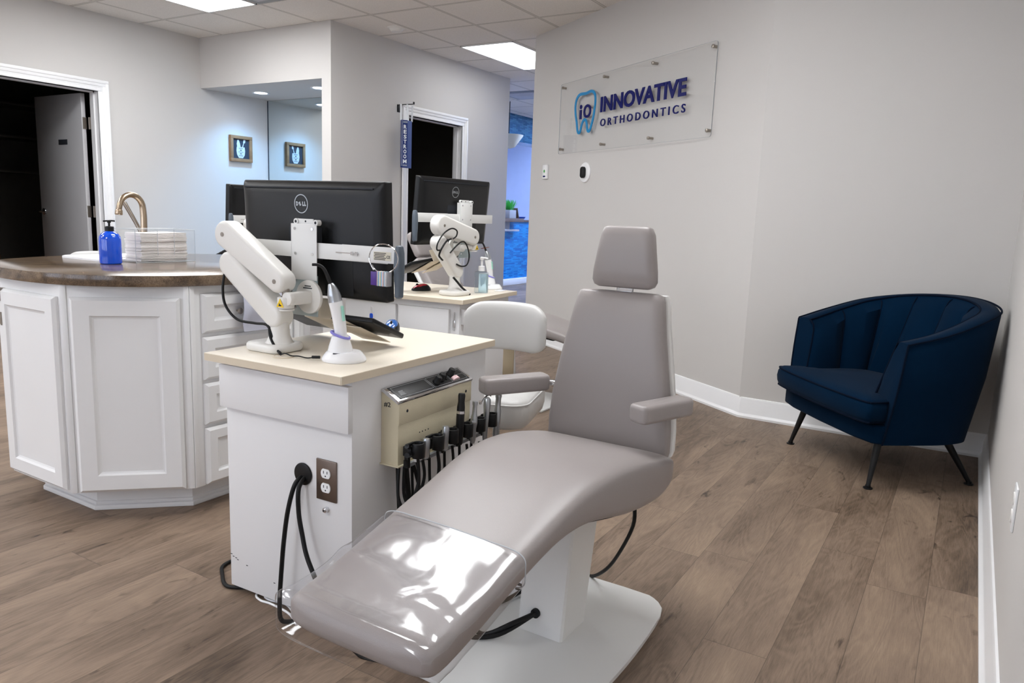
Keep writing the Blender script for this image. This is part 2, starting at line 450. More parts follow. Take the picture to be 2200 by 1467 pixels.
    def text(s, txt, size, M_, depth=0.002, bold=0.0, mi=0, spacing=1.0, width=None, height=None, align='LEFT'):
        """lettering in the local XY plane of M_, facing +Z; fitted to width x height when these are given"""
        cu = bpy.data.curves.new('t', 'FONT'); cu.body = txt; cu.size = size; cu.extrude = depth / 2; cu.offset = bold
        cu.space_character = spacing; cu.resolution_u = 4
        ob = bpy.data.objects.new('t', cu); COL.objects.link(ob)
        dg = bpy.context.evaluated_depsgraph_get(); me = bpy.data.meshes.new_from_object(ob.evaluated_get(dg))
        vs = [v.co.copy() for v in me.vertices]; fs = [tuple(p.vertices) for p in me.polygons]
        bpy.data.objects.remove(ob); bpy.data.curves.remove(cu); bpy.data.meshes.remove(me)
        x0 = min(v.x for v in vs); x1 = max(v.x for v in vs); y0 = min(v.y for v in vs); y1 = max(v.y for v in vs)
        sx = width / (x1 - x0) if width else 1; sy = height / (y1 - y0) if height else (sx if width else 1)
        if width is None and height: sx = sy
        ox = 0 if align == 'LEFT' else (x1 - x0) * sx / 2
        vs = [Vector(((v.x - x0) * sx - ox, (v.y - y0) * sy, v.z + depth / 2)) for v in vs]
        return s.add(vs, fs, M_, mi)

WM = {}
def obj(name, g, m, parent=None, world=True, flat=False, ang=38, loc=None):
    """link one mesh object; when world is True the geometry is in world coordinates"""
    me = bpy.data.meshes.new(name)
    o = bpy.data.objects.new(name, me)
    pm = WM[parent.name] if parent is not None else Matrix.Translation(loc) if loc is not None else Matrix.Identity(4)
    if parent is not None and world or (parent is None and loc is not None):
        inv = pm.inverted(); vs = [inv @ v for v in g.v]
    else: vs = g.v
    me.from_pydata([tuple(v) for v in vs], [], g.f)
    for mm in (m if isinstance(m, (list, tuple)) else [m]): me.materials.append(mm if not isinstance(mm, str) else M[mm])
    me.polygons.foreach_set('material_index', g.m)
    bm = bmesh.new(); bm.from_mesh(me); bmesh.ops.recalc_face_normals(bm, faces=bm.faces); bm.to_mesh(me); bm.free()
    if not flat:
        me.polygons.foreach_set('use_smooth', [True] * len(me.polygons)); me.set_sharp_from_angle(angle=R(ang))
    me.update()
    COL.objects.link(o)
    if parent is not None: o.parent = parent
    elif loc is not None: o.matrix_world = pm
    WM[o.name] = pm
    return o

def thing(name, label, cat, loc=(0, 0, 0), rotz=0.0, group=None):
    o = bpy.data.objects.new(name, None); COL.objects.link(o)
    o.empty_display_size = 0.1
    m = Matrix.Translation(loc) @ Matrix.Rotation(rotz, 4, 'Z'); o.matrix_world = m; WM[o.name] = m
    return tag(o, label, cat, group)

def tag(o, label, cat, group=None):
    o['label'] = label; o['category'] = cat
    if group: o['group'] = group
    return o

def struct(name, g, m, parent=None, **kw):
    o = obj(name, g, m, parent, **kw)
    if parent is None: o['kind'] = 'structure'
    return o

def copy_tree(o, parent=None):
    c = o.copy(); COL.objects.link(c)
    if parent is not None: c.parent = parent
    for ch in list(o.children): copy_tree(ch, c)
    return c

def place(o, loc, rotz, label, group=None):
    o.matrix_world = Matrix.Translation(loc) @ Matrix.Rotation(rotz, 4, 'Z'); WM[o.name] = o.matrix_world.copy()
    o['label'] = label
    if group: o['group'] = group
    return o

def rrect(x0, y0, x1, y1, r_, n=6):
    pts = []
    for cx, cy, a in ((x1 - r_, y0 + r_, -90), (x1 - r_, y1 - r_, 0), (x0 + r_, y1 - r_, 90), (x0 + r_, y0 + r_, 180)):
        for i in range(n + 1):
            t = R(a + 90 * i / n); pts.append((cx + r_ * cos(t), cy + r_ * sin(t)))
    return pts

def sup(hw, z0, z1, e=4.0, n=32, yc=0.0):
    """superellipse ring in (y, z)"""
    out = []; zc = (z0 + z1) / 2; hz = (z1 - z0) / 2
    for i in range(n):
        t = 2 * pi * i / n; c, s_ = cos(t), sin(t)
        out.append((yc + hw * math.copysign(abs(c) ** (2 / e), c), zc + hz * math.copysign(abs(s_) ** (2 / e), s_)))
    return out

def stadium(p0, r0, p1, r1, n=14):
    """outline of a tapered link between two circles, in 2D"""
    a = atan2(p1[1] - p0[1], p1[0] - p0[0]); d = hypot(p1[0] - p0[0], p1[1] - p0[1]); al = math.acos((r0 - r1) / d)
    out = []
    for i in range(n + 1):
        t = a - al + (2 * al) * i / n; out.append((p1[0] + r1 * cos(t), p1[1] + r1 * sin(t)))
    for i in range(n + 1):
        t = a + al + (2 * pi - 2 * al) * i / n; out.append((p0[0] + r0 * cos(t), p0[1] + r0 * sin(t)))
    return out

# ================================================================== THE ROOM
YL, YR, XA, XN = 6.580, -0.163, 4.425, 4.868
g = G().box((-3.2, -0.6, -0.1), (13.2, 9.4, 0.0)); struct('floor', g, 'floor')
g = G().box((-3.2, -0.6, CEIL), (13.2, 9.4, CEIL + 0.1)); struct('ceiling', g, 'ceiling')
# left wall with the storage door opening, running on into the mirror niche
DL0, DL1, DH = 2.93, 3.845, 2.045
g = G().box((-3.1, YL, 0), (DL0, YL + .12, CEIL)).box((DL1, YL, 0), (5.80, YL + .12, CEIL)).box((DL0, YL, DH), (DL1, YL + .12, CEIL))
struct('wall_left', g, 'wall')
g = G().box((-3.1, YR - .12, 0), (XA + .12, YR, CEIL)); struct('wall_right', g, 'wall')
g = G().box((-3.22, YR - .12, 0), (-3.1, YL + .12, CEIL)); struct('wall_back', g, 'wall')
g = G().box((XA, YR, 0), (XA + .12, 1.09, CEIL)); struct('wall_armchair', g, 'wall')
# gently curved sign wall
P0, P1 = Vector((4.425, 1.076, 0)), Vector((6.036, 3.524, 0))
SU = (P1 - P0).normalized(); SN = Vector((SU.y, -SU.x, 0)); SLEN = (P1 - P0).length
SAG = 0.02
def sgn(s_, off=0.0, z=0.0):
    t = s_ / SLEN; return P0 + SU * s_ + SN * (SAG * 4 * t * (1 - t) + off) + Vector((0, 0, z))
NS = 40
def wallstrip(o0, o1, z0, z1, s0=0.0, s1=SLEN):
    rings = []
    for i in range(NS + 1):
        s_ = s0 + (s1 - s0) * i / NS
        rings.append([sgn(s_, o0, z0), sgn(s_, o1, z0), sgn(s_, o1, z1), sgn(s_, o0, z1)])
    return rings
g = G().loft(wallstrip(0, .14, 0, CEIL)); struct('wall_sign', g, 'wall', ang=30)
# windows behind the camera
for k_, (ya, yb_) in enumerate(((.5, 2.1), (2.5, 4.1), (4.5, 6.0))):
    w_ob = struct('window_%d' % (k_ + 1), G().box((-3.099, ya, .85), (-3.092, yb_, 2.30)), 'daylight')
    g = G().box((-3.1, ya - .07, .78), (-3.07, ya, 2.37)).box((-3.1, yb_, .78), (-3.07, yb_ + .07, 2.37)).box((-3.1, ya, 2.30), (-3.07, yb_, 2.37)).box((-3.1, ya, .78), (-3.05, yb_, .85)).box((-3.095, ya, 1.55), (-3.08, yb_, 1.59)).box((-3.095, (ya + yb_) / 2 - .02, .85), (-3.08, (ya + yb_) / 2 + .02, 2.3))
    obj('window_frame', g, 'trim', w_ob)
# mirror niche: side wall shared with the restroom, soffit, back wall
YS = 4.849; RD0, RD1 = 5.895, 6.800; XE = 7.745
g = G().box((XN, YS, 0), (RD0, YS + .108, CEIL)).box((RD1, YS, 0), (XE, YS + .108, CEIL)).box((RD0, YS, DH), (RD1, YS + .108, CEIL))
struct('wall_restroom', g, 'wall')
XB = 5.682
g = G().box((XB, YS + .108, 0), (XB + .1, YL, CEIL)); struct('wall_niche', g, 'wall')
g = G().box((XN, YS + .108, 2.225), (XB, YL, CEIL)); struct('wall_soffit', g, 'wall')
# rooms behind the two doors, their surfaces coloured dark as if unlit
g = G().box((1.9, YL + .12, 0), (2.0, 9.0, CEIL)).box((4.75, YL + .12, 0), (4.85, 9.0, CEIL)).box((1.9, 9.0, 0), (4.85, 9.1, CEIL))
struct('wall_storage', g, 'shaded_wall')
g = G().box((2.0, YL + .12, CEIL - .02), (4.75, 9.0, CEIL - .001)); struct('ceiling_storage', g, 'shaded_wall')
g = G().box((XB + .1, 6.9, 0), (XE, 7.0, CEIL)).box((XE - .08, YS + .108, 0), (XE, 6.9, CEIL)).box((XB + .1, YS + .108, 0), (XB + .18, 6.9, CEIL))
struct('wall_washroom', g, 'shaded_wall')
g = G().box((XB + .18, YS + .108, CEIL - .02), (XE - .08, 6.9, CEIL - .001)); struct('ceiling_washroom', g, 'shaded_wall')
# reception hall beyond
g = G().box((XE - .001, YS + .10, 0), (XE + .1, 9.1, CEIL)); struct('wall_hall_left', g, 'wall')
g = G().box((7.6, 9.0, 0), (13.1, 9.12, CEIL)); struct('wall_hall_far', g, 'bluewall')
g = G().box((13.0, 3.0, 0), (13.12, 9.1, CEIL)); struct('wall_hall_end', g, 'bluewall')
g = G().box((6.18, 3.30, 0), (13.0, 3.42, CEIL)); struct('wall_hall_right', g, 'wall')

# baseboards and door casings
BPROF = [(0, 0), (.028, 0), (.028, .012), (.018, .022), (.015, .028), (.015, .092), (.011, .100), (.011, .106), (.006, .118), (0, .120)]
def baseboard(name, pts, side):
    """profile swept along a floor polyline; side is +1 when the room lies to the left of the path"""
    P = [Vector(p) for p in pts]; rings = []
    for i, p in enumerate(P):
        a = P[max(i - 1, 0)]; b = P[min(i + 1, len(P) - 1)]
        d1 = (p - a).normalized() if i else (b - p).normalized(); d2 = (b - p).normalized() if i < len(P) - 1 else d1
        n1 = Vector((-d1.y, d1.x, 0)); n2 = Vector((-d2.y, d2.x, 0)); n = (n1 + n2).normalized(); n = n / max(.3, n.dot(n1)) * side
        rings.append([p + n * o + Vector((0, 0, z)) for o, z in BPROF])
    struct(name, G().loft(rings), 'trim', ang=30)
baseboard('baseboard_right', [(-3.1, YR, 0), (XA, YR, 0)], 1)
sp = [(XA, YR, 0), (XA, 1.076, 0)] + [tuple(sgn(SLEN * i / 20)) for i in range(1, 21)]
baseboard('baseboard_sign', sp, 1)
baseboard('baseboard_left', [(DL0 - .1, YL, 0), (-3.1, YL, 0)], 1)
baseboard('baseboard_niche', [(XN, YL, 0), (DL1 + .09, YL, 0)], 1)
baseboard('baseboard_restroom', [(RD0 - .1, YS, 0), (XN, YS, 0)], 1)
baseboard('baseboard_hall', [(XE, YS, 0), (RD1 + .1, YS, 0)], 1)

def casing(name, x0, x1, h, y, jd=.12):
    """colonial casing round an opening in a wall at plane y facing -y, with jambs"""
    g = G(); wd = .092
    for (w0, w1, t) in ((0, wd, .012), (.0, .022, .016), (.040, .086, .018), (.066, wd, .024)):
        g.box((x0 - w1, y - t, 0), (x0 - w0, y, h + w0), b=.003)
        g.box((x1 + w0, y - t, 0), (x1 + w1, y, h + w0), b=.003)
        g.box((x0 - w1, y - t, h + w0), (x1 + w1, y, h + w1), b=.003)
    g.box((x0 - .02, y, 0), (x0, y + jd, h)); g.box((x1, y, 0), (x1 + .02, y + jd, h)); g.box((x0, y, h), (x1, y + jd, h + .02))
    g.box((x0, y + .045, 0), (x0 + .012, y + .085, h)); g.box((x1 - .012, y + .045, 0), (x1, y + .085, h)); g.box((x0, y + .045, h - .012), (x1, y + .085, h))
    return struct(name, g, 'trim')
casing('trim_1', DL0 + .003, DL1 - .003, DH, YL)
casing('trim_2', RD0 + .003, RD1 - .003, DH, YS, .108)

# storage door, standing open into the dark room
d = thing('door_1', 'light grey flush door standing open into the dark storage room', 'door', (3.805, 6.745, 0.008))
d['kind'] = 'structure'
obj('door_panel', G().box((3.788, 6.745, .008), (3.824, 7.50, 2.03), b=.002), 'door', d)
obj('sign_plate', G().box((3.784, 6.99, 1.60), (3.788, 7.13, 1.645), b=.001), 'ink', d)
hd = G().cyl((3.788, 7.44, 1.0), (3.776, 7.44, 1.0), .032, n=28, b=.003).cyl((3.776, 7.44, 1.0), (3.745, 7.44, 1.0), .011)
hd.tube([(3.745, 7.445, 1.0), (3.742, 7.40, 1.0), (3.745, 7.34, .998)], .009)
obj('handle', hd, 'chrome', d)
for z in (.25, 1.02, 1.78):
    g = G().cyl((3.836, 6.716, z - .05), (3.836, 6.716, z + .05), .006, n=12)
    g.box((3.795, 6.742, z - .05), (3.830, 6.7455, z + .05)).box((3.828, 6.700, z - .05), (3.8425, 6.703, z + .05))
    obj('hinge', g, 'steel', d)

# ------------------------------------------------------------------ ceiling fixtures
def troffer(ix, iy, label, mt='panel', group='recessed ceiling light panels'):
    x0, y0 = LX + ix * T, LY - iy * T
    x1, y1 = x0 + 2 * T, y0 - T
    t = thing('ceiling_light', label, 'ceiling light', ((x0 + x1) / 2, (y0 + y1) / 2, CEIL - .012), group=group)
    g = G()
    a, b_, c, d_ = x0 + .012, y1 + .012, x1 - .012, y0 - .012
    for lo, hi in (((a, b_), (c, b_ + .014)), ((a, d_ - .014), (c, d_)), ((a, b_), (a + .014, d_)), ((c - .014, b_), (c, d_))):
        g.box((lo[0], lo[1], CEIL - .010), (hi[0], hi[1], CEIL + .002), b=.002)
    obj('frame', g, 'trim', t)
    obj('diffuser', G().box((a + .014, b_ + .014, CEIL - .007), (c - .014, d_ - .014, CEIL - .001)), mt, t)
troffer(-2, 1, 'recessed light panel over the round island, cut by the top of the photo')
troffer(3, 3, 'recessed light panel in front of the hallway beside the glass sign', 'soft_panel')
for ix, iy, lb_ in ((-2, 3, 'between the island and the glass sign'), (-4, 6, 'over the nearest dental chair'), (-8, 3, 'left of the camera near the left wall'), (-10, 7, 'behind the camera by the first window'), (-6, 1, 'over the left end of the room beside the island'), (-4, 8, 'over the armchair side near the right wall'), (-10, 1, 'in the back left corner by the windows')):
    troffer(ix, iy, 'recessed light panel above the picture, ' + lb_)
for ix, iy, lb_ in ((8, -4, 'behind the mosaic soffit'), (12, -1, 'at its far right end'), (9, 2, 'just past the restroom wall')):
    troffer(ix, iy, 'recessed light panel in the reception hall ceiling, ' + lb_, 'hall_panel', 'reception hall light panels')

def vent(x0, y0, label, s=T):
    t = thing('ceiling_vent', label, 'vent', (x0 + s / 2, y0 + s / 2, CEIL - .008))
    obj('frame', G().box((x0 + .01, y0 + .01, CEIL - .006), (x0 + s - .01, y0 + s - .01, CEIL + .002), b=.002), 'grey_plastic', t)
    g = G()
    for i in range(3):
        k = .08 + i * .07
        g.box((x0 + k, y0 + k, CEIL - .014 - .002 * i), (x0 + s - k, y0 + s - k, CEIL - .004), b=.004)
    obj('louvre', g, 'ltgrey', t)
vent(LX - T, LY - 3 * T, 'grey square ceiling vent beside the light panel over the island')
vent(8.53, 4.97, 'grey square ceiling diffuser in the reception hall')

t = thing('smoke_detector', 'round white smoke detector on the ceiling tiles near the restroom wall', 'smoke detector', (5.30, 4.50, CEIL))
obj('housing', G().lathe([(.0, -.035), (.045, -.034), (.058, -.022), (.062, -.010), (.075, -.006), (.078, .001)], Matrix.Translation((5.30, 4.50, CEIL))), 'offwhite', t)

for i, (x, y) in enumerate(((5.262, 6.19), (5.236, 5.36))):
    t = thing('downlight', ['round recessed downlight in the mirror niche, nearer the framed picture', 'round recessed downlight in the mirror niche, nearer the restroom wall'][i], 'downlight', (x, y, 2.222), group='niche downlights')
    obj('trim_ring', G().lathe([(.062, .004), (.062, -.001), (.082, -.004), (.084, .004)], Matrix.Translation((x, y, 2.222))), 'trim', t)
    obj('lens', G().lathe([(.061, .003), (.061, .0)], Matrix.Translation((x, y, 2.2225))), 'can', t)
    la = bpy.data.lights.new('downlight_beam', 'SPOT'); la.energy = CAN_W * 4; la.color = (.24, .56, 1.0); la.spot_size = R(125); la.spot_blend = 0.9; la.shadow_soft_size = .06
    lo = bpy.data.objects.new('downlight_beam', la); COL.objects.link(lo); lo.parent = t; lo.location = (0, 0, -.02)

# ------------------------------------------------------------------ mirror and picture
t = thing('wall_mirror', 'tall frameless mirror filling the back of the niche', 'mirror', (XB - .006, 5.77, .92))
obj('glass', G().box((XB - .006, 4.962, .92), (XB - .0005, 6.568, 2.222)), 'mirror', t)
obj('edge_strip', G().box((XB - .008, 6.568, .92), (XB - .0005, 6.5795, 2.222)), 'slate', t)
t = thing('framed_picture', 'small wood framed blackboard print of a toothbrush cup on the niche wall', 'picture', (5.31, YL - .014, 1.695))
fm = frame((5.31, YL - .030, 1.695), (1, 0, 0), z=(0, -1, 0))     # local x right, y up, z towards the room
g = G(); a, b_ = .134, .130
for lo, hi in (((-a, -b_), (a, -b_ + .032)), ((-a, b_ - .032), (a, b_)), ((-a, -b_ + .032), (-a + .032, b_ - .032)), ((a - .032, -b_ + .032), (a, b_ - .032))):
    g.box((lo[0], lo[1], -.028), (hi[0], hi[1], .004), b=.002, M_=fm)
obj('frame', g, 'wood', t)
obj('board', G().box((-a + .02, -b_ + .02, -.028), (a - .02, b_ - .02, -.012), M_=fm), 'slate', t)
g = G()
cup = [(-.052, .018), (.045, .018), (.05, -.02), (.045, -.06), (.022, -.092), (-.028, -.092), (-.05, -.06), (-.057, -.02)]
g.prism(cup, .002, fm, z0=-.012)
g.prism([(-.048, .014), (-.052, .05), (-.044, .085), (-.028, .088), (-.012, .05), (-.004, .014)], .002, fm, z0=-.0115)
g.prism([(.012, .014), (.022, .012), (.038, .06), (.050, .062), (.056, .092), (.034, .094), (.026, .062), (.03, .058)], .002, fm, z0=-.0112)
obj('print', g, 'chalk', t)
g = G()
for yy, w_ in ((.004, .05), (-.014, .02), (-.032, .062), (-.050, .024), (-.068, .05)):
    g.tube([(-w_ / 2 - .003 + w_ * i / 10, yy + .004 * (-1) ** i, -.0095) for i in range(11)], .0012, n=5, k=3, M_=fm)
obj('lettering', g, 'slate', t)

# ------------------------------------------------------------------ restroom flag sign
t = thing('restroom_sign', 'blue three-sided RESTROOM banner hanging from a black bracket by the doorway', 'sign', (5.76, YS - .10, 2.1))
g = G().box((5.735, YS - .005, 2.055), (5.775, YS + .001, 2.125), b=.001).box((5.745, YS - .19, 2.119), (5.765, YS, 2.125), b=.001).box((5.745, YS - .19, 2.119), (5.765, YS - .184, 2.142), b=.001)
obj('bracket', g, 'black', t)
tri = [Vector((5.689, 4.76, 0)), Vector((5.737, 4.72, 0)), Vector((5.830, 4.745, 0))]
zt, zb = 1.975, 1.535
g = G()
for i in range(3):
    p, q = tri[i], tri[(i + 1) % 3]
    g.box((0, zb, -.0015), ((q - p).length, zt, .0015), M_=frame(p, (q - p), y=(0, 0, 1)))
obj('banner', g, 'banner', t)
for p in tri:
    g = G(); q = Vector((5.755, 4.742, 0)) + (p - Vector((5.755, 4.742, 0))) * .6
    g.box((-.009, -.001, 0), (.009, .001, .152), M_=frame((p.x, p.y, zt - .005), (.8, -.6, 0), z=(q.x - p.x, q.y - p.y, .15)))
    obj('strap', g, 'banner_white', t)
p, q = tri[0], tri[1]
fr_ = frame(p, (q - p), y=(0, 0, 1)); wl = (q - p).length
if fr_.to_3x3().col[2].x > 0: fr_ = frame(q, (p - q), y=(0, 0, 1))
# reading direction: left edge of the face as seen from the room
fr_ = frame(p + Vector((-.0013, -.0016, 0)), (q - p), y=(0, 0, 1))
g = G()
for i, ch in enumerate('RESTROOM'):
    g.text(ch, .05, fr_ @ Matrix.Translation((wl * .64, 1.895 - i * .0455, 0)), .001, .0016, width=.028 if ch != 'M' else .034, height=.036, align='C')
obj('lettering', g, 'banner_white', t)
g = G()
for i in range(34):
    z = zb + .02 + i * .0123
    g.box((wl * .10, z, .0), (wl * .26, z + .005, .001), M_=fr_ @ Matrix.Rotation(0, 4, 'Z'))
for k in range(2):
    for i in range(6):
        g.box((wl * .35 + i * .007, zb + .014 + k * .40, 0), (wl * .35 + i * .007 + .0035, zb + .030 + k * .40, .001), M_=fr_)
obj('braille_pattern', g, 'chalk', t)

# ------------------------------------------------------------------ glass company sign
SF = -.014          # front plane of the acrylic, measured from the chord of the wall
def sw(s_, z, off=SF):
    return P0 + SU * s_ + SN * off + Vector((0, 0, z))
t = thing('acrylic_wall_sign', 'clear acrylic panel on steel standoffs with blue INNOVATIVE ORTHODONTICS lettering', 'sign', sw(1.49, 1.94, -.04))
fs = frame(sw(2.40, 1.645), -SU, y=(0, 0, 1))       # x right, y up, z towards the room
if fs.to_3x3().col[2].dot(SN) > 0: print('sign frame flipped')
Wd, Hd = 1.948, .563
g = G().prism(rrect(0, 0, Wd, Hd, .02), .006, fs, z0=-.006)
obj('panel', g, 'acrylic', t)
def rim(x0, y0, x1, y1, r_, wd, z0, z1, Mx):
    o = rrect(x0, y0, x1, y1, r_); i_ = rrect(x0 + wd, y0 + wd, x1 - wd, y1 - wd, max(.001, r_ - wd)); gg = G()
    rings = [[Vector((a[0], a[1], z0)), Vector((a[0], a[1], z1)), Vector((b[0], b[1], z1)), Vector((b[0], b[1], z0))] for a, b in zip(o, i_)]
    return gg.loft(rings, closed_path=True, M_=Mx)
obj('polished_edge', rim(0, 0, Wd, Hd, .02, .0012, -.0055, -.0005, fs), 'acrylic_edge', t)
for k, s_ in enumerate((.484, 1.10, 1.72, 2.36)):
    for z in (2.176, 1.684):
        a = sw(s_, z, SF - .012); wall = SAG * 4 * (s_ / SLEN) * (1 - s_ / SLEN)
        g = G().cyl(a, sw(s_, z, SF + .001), .0115, n=20, b=.002).cyl(sw(s_, z, SF), sw(s_, z, wall + .001), .009, n=16)
        obj('standoff', g, 'steel', t)
def st(s_, z): return fs.inverted() @ sw(s_, z)
def letters(name, txt, s0, s1, z0, z1, bold, mt, sp=1.0, shear=0.0):
    x0 = 2.40 - s0; x1 = 2.40 - s1
    sh = Matrix(((1, 0, 0, 0), (0, 1, 0, 0), (0, 0, 1, 0), (0, 0, 0, 1)))
    return obj(name, G().text(txt, .15, fs @ Matrix.Translation((x0, z0 - 1.645, 0)) @ sh, .006, bold, spacing=sp, width=x1 - x0, height=z1 - z0), mt, t, flat=True)
letters('company_name', 'INNOVATIVE', 1.752, .721, 1.918, 2.033, .0042, 'sign_navy')
letters('company_trade', 'ORTHODONTICS', 1.742, .717, 1.815, 1.870, .0014, 'sign_navy', 1.55)
g = G()
Mi = fs @ Matrix.Translation((2.40 - 2.062, 1.897 - 1.645, 0))
g.text('O', .15, Mi @ Matrix.Translation((.058, 0, 0)), .006, .0045, width=.115, height=.105)
g.box((0, 0, 0), (.030, .072, .006), M_=Mi).cyl((.015, .094, 0), (.015, .094, .006), .0165, M_=Mi)
obj('tooth_initials', g, 'sign_navy', t, flat=True)
tooth = [(0, .22), (.02, .27), (.07, .295), (.16, .292), (.24, .30), (.29, .275), (.305, .22), (.295, .14), (.275, .07), (.245, .01), (.225, .0), (.205, .015), (.185, .075), (.155, .095), (.12, .07), (.095, .012), (.072, .0), (.050, .02), (.030, .09), (.008, .15)]
pt = smooth_path([(x, y, 0) for x, y in tooth], 4, True)
N_ = len(pt); rings = []
for i in range(N_):
    dn = (pt[(i + 1) % N_] - pt[i - 1]).normalized(); nn = Vector((-dn.y, dn.x, 0)) * .011
    rings.append([pt[i] + nn, pt[i] - nn, pt[i] - nn + Vector((0, 0, .006)), pt[i] + nn + Vector((0, 0, .006))])
Mt = fs @ Matrix.Translation((2.40 - 2.137, 1.794 - 1.645, 0))
obj('tooth_outline', G().loft(rings, closed_path=True, M_=Mt), 'sign_teal', t, flat=True)

# ------------------------------------------------------------------ small things on the walls
def wl_(s_, z, off=0.0):
    p = sgn(s_, off, z); return p
t = thing('thermostat', 'white oval wall plate with a black sensor knob below the glass sign', 'thermostat', wl_(1.985, 1.484))
fw = frame(wl_(1.985, 1.484), -SU, y=(0, 0, 1))
g = G().add([], []);
def oval(g, a, b_, prof, Mx, n=40, cx=0):
    rings = []
    for k, z in prof: rings.append([Vector((cx + a * k * cos(2 * pi * i / n), b_ * (1 - (1 - k) * a / b_) * sin(2 * pi * i / n), z)) for i in range(n)])
    return g.loft(rings, M_=Mx)
oval(g, .080, .080, [(1, .0), (1, .006), (.95, .011), (.8, .012), (.0001, .0125)], fw)
obj('wall_plate', g, 'white_plastic', t)
g = G().prism(rrect(-.028, -.045, .028, .045, .027, 8), .028, fw @ Matrix.Translation((0, 0, .011)), b=.007, seg=3)
obj('sensor', g, 'black', t)
t = thing('light_switch_plate', 'narrow white wall control with a green symbol near the end of the sign wall', 'wall control', wl_(2.637, 1.51))
fw = frame(wl_(2.637, 1.51), -SU, y=(0, 0, 1))
obj('body', G().box((-.042, -.06, 0), (.042, .06, .022), b=.005, M_=fw), 'white_plastic', t)
obj('green_symbol', G().cyl((0, .005, .0215), (0, .005, .0225), .013, M_=fw), 'grass', t)
obj('blue_strip', G().box((-.022, -.046, .0215), (.022, -.033, .0228), M_=fw), 'sign_navy', t)
t = thing('wall_outlet', 'white wall outlet plate low on the right wall beside the armchair', 'outlet', (2.22, YR, .45))
obj('plate', G().box((2.185, YR, .39), (2.255, YR + .006, .505), b=.003), 'socket', t)
for z in (.425, .470): obj('socket', G().cyl((2.22, YR + .004, z), (2.22, YR + .009, z), .017), 'offwhite', t)

# ------------------------------------------------------------------ reception hall things
t = thing('reception_desk', 'blue mosaic reception desk with a grey wood ledge, seen down the hallway', 'reception desk', (10.8, 6.75, 0))
obj('front', G().box((10.0, 6.45, .10), (12.4, 7.0, 1.02)), 'mosaic', t)
obj('plinth', G().box((9.9, 6.38, .0), (12.4, 7.0, .10), b=.01), 'trim', t)
obj('ledge', G().box((9.7, 6.25, 1.02), (10.55, 7.05, 1.075), b=.004).box((10.5, 6.42, 1.02), (12.4, 7.05, 1.0495), b=.004), 'walnut', t)
obj('side_shelf', G().box((9.7, 6.33, .87), (10.55, 6.45, .90), b=.003).box((9.72, 6.36, .90), (10.30, 6.449, 1.02), b=.003), 'pot', t)
g = G().box((9.0, 6.40, 2.28), (13.0, 6.70, CEIL)); o = struct('wall_reception_soffit', g, 'mosaic_dark')
t = thing('potted_grass', 'bright green tuft in a grey cube pot on the reception ledge', 'potted plant', (10.40, 6.42, 1.075))
obj('pot', G().box((10.30, 6.37, 1.075), (10.50, 6.55, 1.205), b=.006), 'pot', t)
g = G()
for i in range(170):
    a = random.uniform(0, 2 * pi); r_ = random.uniform(0, .075); h = random.uniform(.09, .17); dx, dy = cos(a) * r_, sin(a) * r_
    x, y = 10.40 + dx, 6.46 + dy; w_ = .004
    g.add([(x - w_, y, 1.20), (x + w_, y, 1.20), (x + dx * .9 + w_ * .3, y + dy * .9, 1.20 + h), (x + dx * .9 - w_ * .3, y + dy * .9 + .003, 1.20 + h)], [(0, 1, 2, 3)])
obj('grass', g, 'grass', t)
t = thing('card_holder', 'small dark card holder leaning beside the grass pot on the ledge', 'card holder', (10.70, 6.40, 1.05))
obj('easel', G().box((0, 0, 0), (.012, .10, .17), M_=Matrix.Translation((10.60, 6.38, 1.076)) @ Matrix.Rotation(R(-18), 4, 'Y'), b=.002).box((10.60, 6.38, 1.05), (10.70, 6.48, 1.06)), 'walnut', t)
t = thing('glass_dish', 'small blue glass dish at the right end of the reception ledge', 'dish', (10.88, 6.46, 1.05))
obj('bowl', G().lathe([(.03, 0), (.035, .005), (.075, .05), (.078, .052), (.070, .048), (.03, .01)], Matrix.Translation((10.88, 6.50, 1.05))), 'cobalt', t)
t = thing('pendant_lamp', 'ivory cone lamp shade showing at the end of the restroom wall', 'lamp', (9.35, 5.87, CEIL))
Mx = Matrix.Translation((9.25, 5.78, 0))
obj('lamp_shade', G().lathe([(.03, 2.05), (.09, 2.07), (.20, 2.22), (.205, 2.235), (.19, 2.225), (.08, 2.09)], Mx), 'shade', t)
obj('cord', G().cyl((9.25, 5.78, 2.22), (9.25, 5.78, CEIL), .006), 'black', t)

